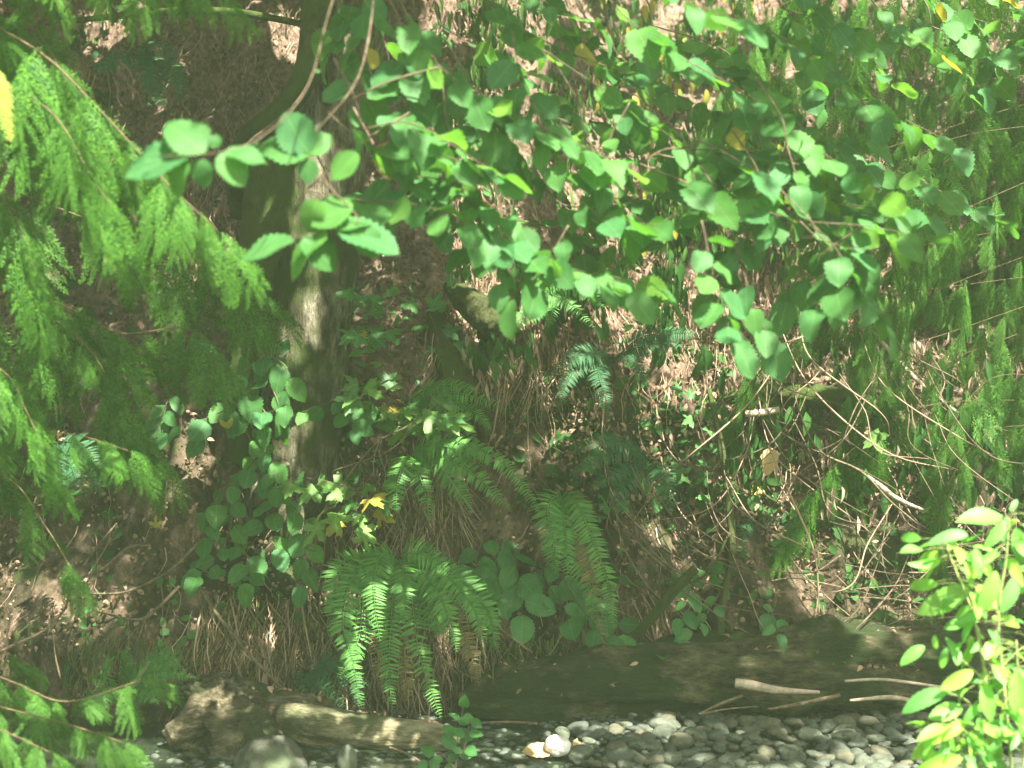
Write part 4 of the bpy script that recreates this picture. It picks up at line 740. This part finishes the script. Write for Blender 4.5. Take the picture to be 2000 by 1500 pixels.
for k in range(14):
    x = U(1440, 1900); y = U(1020, 1250); Y = U(6.8, 7.1); arch([(x, y, Y), (x+U(60, 120), y+U(-20, 20), Y), (x+U(140, 240), y+U(-30, 40), Y)], [.003, .004], lb)

# ------------------------------------------------------------------ stuff on the bank surface
def strands(name, n, boxes, lens, mat, wd=.0025, out=.05, curl=.3, lab=None, down=1.0):
    """many thin hanging rootlets and stalks lying over the bank, in front of the soil"""
    mb = MB(); Vs = []; Ls = []; k5 = 6
    for _ in range(n):
        b = boxes[rnd.randrange(len(boxes))]; p = B(U(b[0], b[2]), U(b[1], b[3]), 0.02)
        if p[2] < 0.02: continue
        L = U(*lens); d = nrm(A(R.normal(0, .35), 0, -down+R.normal(0, .25))); pts = []
        q = p.copy(); ph = U(0, 6); o_ = U(0.01, out)
        for i in range(k5):
            pts.append((q[0], min(q[1], bankY(q[0], max(q[2], 0))-0.05-o_*math.sin(math.pi*i/(k5-1))), q[2])); q = q+d*L/(k5-1); d = nrm(d+A(R.normal(0, curl), 0, R.normal(0, curl*.4)))
        P = np.array(pts); w_ = wd*U(.5, 1.5)*np.linspace(1, .35, k5)[:, None]; sd = A(1, .2, .25); sd = sd/np.linalg.norm(sd); sd2 = A(.2, -1, .3)
        V = np.concatenate([P-sd*w_, P+sd2*w_, P+sd*w_])
        Fc = [(i, i+1, k5+i+1, k5+i) for i in range(k5-1)]+[(k5+i, k5+i+1, 2*k5+i+1, 2*k5+i) for i in range(k5-1)]
        mb.add(V, Fc)
    return tag(mb.build(name, M[mat]), kind='stuff')
strands('hanging_rootlets', 3000, [(0, 0, 2000, 1280), (850, 380, 1550, 760), (150, 0, 620, 420), (850, -50, 2000, 700), (640, 850, 900, 1380)], (.08, .35), 'strand', .003, .06, .35)
strands('dead_fern_stalks', 1500, [(650, 1120, 960, 1330), (1100, 1150, 1300, 1290), (780, 900, 900, 1080), (400, 1150, 640, 1300), (850, 560, 1100, 760)], (.12, .4), 'strand', .004, .1, .12)
strands('dry_grass', 700, [(420, 1160, 660, 1300), (140, 1230, 420, 1330), (900, 1230, 1200, 1290)], (.06, .2), 'grass', .002, .09, .1)
def litter(name, n, boxes, size, mat, kind='litter'):
    mb = MB(); P = []
    for _ in range(n):
        b = boxes[rnd.randrange(len(boxes))]; p = B(U(b[0], b[2]), U(b[1], b[3]), U(.0, .07)); P.append(p)
    P = np.array(P); n = len(P); D = nrm(R.normal(0, 1, (n, 3))+A(0, 0, -.5)); Nn = nrm(A(0, -1, .7)+R.normal(0, .5, (n, 3))); put_leaves(mb, kind, P, D, Nn, U(size*.4, size*1.5, n)); return tag(mb.build(name, M[mat]), kind='stuff')
litter('leaf_litter', 9000, [(-20, -40, 2020, 1330), (850, 380, 1600, 900), (1200, 0, 2020, 1100)], .035, 'litter')
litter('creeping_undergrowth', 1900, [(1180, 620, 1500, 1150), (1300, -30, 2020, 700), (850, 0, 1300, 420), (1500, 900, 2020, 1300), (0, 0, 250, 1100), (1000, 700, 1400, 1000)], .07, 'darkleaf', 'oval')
litter('ground_cover', 500, [(150, 1100, 900, 1350), (620, 500, 900, 1000), (420, 560, 560, 1150)], .045, 'bramble', 'oval')

def hangers(name, n, boxes, size, mat, tmpl_, thin, dep, clump=-1):
    mb = MB(); P = []
    for _ in range(n):
        b = boxes[rnd.randrange(len(boxes))]; x_, y_ = U(b[0], b[2]), U(b[1], b[3])
        if mnoise.noise(Vector((x_*.012+n, y_*.008, 0)))+.25*mnoise.noise(Vector((x_*.04, y_*.02, 5))) < clump: continue
        P.append(B(x_, y_, U(*dep)))
    P = np.array(P); n = len(P); D = nrm(R.normal(0, .16, (n, 3))+A(0.05, 0, -1)); Nn = nrm(A(0, -1, .25)+R.normal(0, .4, (n, 3)))
    put_leaves(mb, tmpl_, P, D, Nn, U(size*.4, size*1.5, n), thin); return tag(mb.build(name, M[mat]), kind='stuff')
BX = [(850, -40, 1500, 420), (1250, -40, 2020, 620), (880, 440, 1560, 760), (1300, 420, 2020, 900), (1600, 700, 2020, 1020)]
n = 15000; P = np.array([B(U(-30, 2030), U(-40, 1380), U(-.03, .06)) for _ in range(n)]); s_ = U(.004, .017, n)
Mx = frames(nrm(R.normal(0, 1, (n, 3))), nrm(R.normal(0, 1, (n, 3))))*np.stack([s_, s_*U(.6, 1.2, n), s_*.7], 1)[:, None, :]
ic = bmesh.new(); bmesh.ops.create_icosphere(ic, subdivisions=1, radius=1); CLOD = tmpl([v.co[:] for v in ic.verts], [[v.index for v in f.verts] for f in ic.faces]); ic.free()
mb = MB(); mb.inst(CLOD, Mx, P); tag(mb.build('soil_crumbs', M['crumb'], flat=True), kind='stuff')
P, D, Nn = [], [], []                                               # leaves and chips caught on the logs
for pts, rr_ in (([(930, 1372, 6.85), (1150, 1345, 6.88), (1350, 1325, 6.88), (1550, 1305, 6.88), (1700, 1300, 6.9), (1850, 1300, 6.95)], .165), ([(600, 1410, 6.43), (760, 1434, 6.36), (850, 1438, 6.32)], .075), ([(400, 1370, 6.57), (520, 1392, 6.5), (640, 1396, 6.55)], .1)):
    C = resample(PX(pts), 200)
    for _ in range(int(170*rr_/.165)):
        a_ = U(-.9, 1.5); P.append(C[rnd.randrange(200)]+A(0, -math.sin(a_)*rr_*1.1, math.cos(a_)*rr_*1.12)); D.append(nrm(R.normal(0, 1, 3)*A(1, 1, .4))); Nn.append(nrm(A(0, -math.sin(a_), math.cos(a_))+R.normal(0, .4, 3)))
mb = MB(); put_leaves(mb, 'litter', P, D, Nn, U(.01, .05, len(P))); tag(mb.build('log_litter', M['litter']), kind='stuff')
hangers('hanging_dry_leaves', 2600, BX, .075, 'paledead', 'litter', .42, (.04, .45), .06)  # pale blades added to imitate vertical streaks of sun glint
hangers('hanging_green_leaves', 4200, [BX[0], BX[1], BX[1], (1500, 300, 2020, 640)], .085, 'maple', 'litter', .5, (.08, .8), .08)
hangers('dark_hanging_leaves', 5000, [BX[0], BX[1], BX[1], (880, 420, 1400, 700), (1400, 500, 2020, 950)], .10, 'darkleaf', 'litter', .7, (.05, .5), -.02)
hangers('yellow_hanging_leaves', 160, [(1250, 120, 1560, 460), (1150, -30, 1500, 200)], .09, 'yellowleaf', 'oval', .6, (.3, 1.0))

# ------------------------------------------------------------------ jewelweed, bottom right, in full sun
jw = thing('jewelweed_plant', (1.75, 4.75, -0.05), 'tall bright green jewelweed plant in full sun at the bottom right edge', 'plant')
YJ = 4.75
stems = [[(1985, 1750), (1975, 1500), (1960, 1330), (1950, 1200), (1965, 1090), (1972, 1000)], [(1970, 1750), (1935, 1500), (1925, 1330), (1900, 1200), (1855, 1085), (1850, 1050)], [(2000, 1750), (2000, 1500), (1990, 1350), (1985, 1250)], [(1955, 1750), (1890, 1520), (1870, 1430), (1865, 1400)],
         [(1925, 1330), (1880, 1290), (1840, 1260)], [(1950, 1200), (1925, 1165), (1895, 1140)], [(1930, 1420), (1890, 1370), (1850, 1352)], [(1958, 1300), (1990, 1270), (2020, 1255)]]
for k, s_ in enumerate(stems):
    mb = MB(); mb.tube([W(a, b, YJ) for a, b in s_], [.006, .005, .003] if k < 4 else [.003, .0015], 8, 30); mb.build('stem', M['jewelstem'], jw)
keys = [((1850, 1352), (1762, 1372)), ((1806, 1262), (1763, 1290)), ((1893, 1146), (1812, 1192)), ((1832, 1075), (1796, 1116)), ((1890, 1045), (1838, 1040)), ((1905, 1070), (1915, 1125)), ((1945, 1115), (1928, 1190)), ((1985, 1125), (1965, 1190)), ((1965, 1015), (1877, 1010)), ((1970, 1010), (1958, 1050)), ((1985, 1030), (2000, 1100)),
        ((1890, 1215), (1845, 1225)), ((1826, 1240), (1826, 1270)), ((1850, 1265), (1836, 1305)), ((1870, 1300), (1868, 1250)), ((1895, 1240), (1890, 1300)), ((1900, 1310), (1842, 1345)), ((1950, 1300), (1955, 1360)), ((1880, 1380), (1820, 1400)), ((1885, 1415), (1828, 1440)), ((1880, 1480), (1800, 1500)), ((1940, 1430), (1945, 1500)), ((1985, 1310), (1990, 1400)), ((1975, 1000), (1985, 975)),
        ((1930, 1230), (1965, 1265)), ((1912, 1195), (1870, 1215)), ((1960, 1205), (1995, 1215)), ((1955, 1420), (2000, 1440)), ((1905, 1130), (1895, 1105)), ((1850, 1065), (1838, 1050))]
P, D, Nn, S = [], [], [], []
pm = MB()
for a, b in keys:
    y = YJ+U(-.12, .12); p, q = W(*a, y), W(*b, y+U(-.05, .03)); P.append(p); D.append(nrm(q-p)); S.append(np.linalg.norm(q-p)*1.05); Nn.append(nrm(A(U(-.4, .4), -.75, U(.2, 1))))
for k in range(210):                                                # fill along the stems
    s_ = stems[rnd.choice([0, 0, 1, 1, 2, 3, 3])]; t_ = rnd.uniform(1.0, len(s_)-1.01); i = int(t_); f = t_-i
    c = W(s_[i][0]*(1-f)+s_[i+1][0]*f, s_[i][1]*(1-f)+s_[i+1][1]*f, YJ); a = U(-math.pi, math.pi); L = U(.035, .115)
    d = nrm(A(math.cos(a), math.sin(a)*.8, U(-.9, .25))); p = c+d*A(1, 1, .4)*U(.02, .12)
    pm.tube([c, (c+p)/2+A(0, 0, .006), p], [.0015, .001], 4, 5, cap=False); P.append(p); D.append(d); S.append(L); Nn.append(nrm(A(0, -.5, .8)+R.normal(0, .4, 3)))
pm.build('leaf_stalks', M['jewelstem'], jw)
mb = MB(); put_leaves(mb, 'jewel', P, D, Nn, S); mb.build('foliage', M['jewel'], jw)

print('objects', len(bpy.data.objects), 'faces', sum(len(m_.polygons) for m_ in bpy.data.meshes))
# ------------------------------------------------------------------ even haze box added to imitate veiling glare
HZ = 0.0060
if HZ:
    m = bpy.data.materials.new('haze_air'); m.use_nodes = True; t = m.node_tree; t.nodes.clear(); out = t.nodes.new('ShaderNodeOutputMaterial'); v = t.nodes.new('ShaderNodeVolumePrincipled')
    v.inputs['Density'].default_value = HZ; v.inputs['Color'].default_value = (0.76, 1.0, 0.6, 1); v.inputs['Anisotropy'].default_value = 0.2; t.links.new(v.outputs[0], out.inputs['Volume'])
    bm = bmesh.new(); bmesh.ops.create_cube(bm, size=1); me = bpy.data.meshes.new('haze'); bm.to_mesh(me); bm.free(); me.materials.append(m)
    hzb = bpy.data.objects.new('haze', me); COL.objects.link(hzb); hzb.scale = (700, 700, 12); hzb.location = (0, 0, 4.5); tag(hzb, kind='stuff')
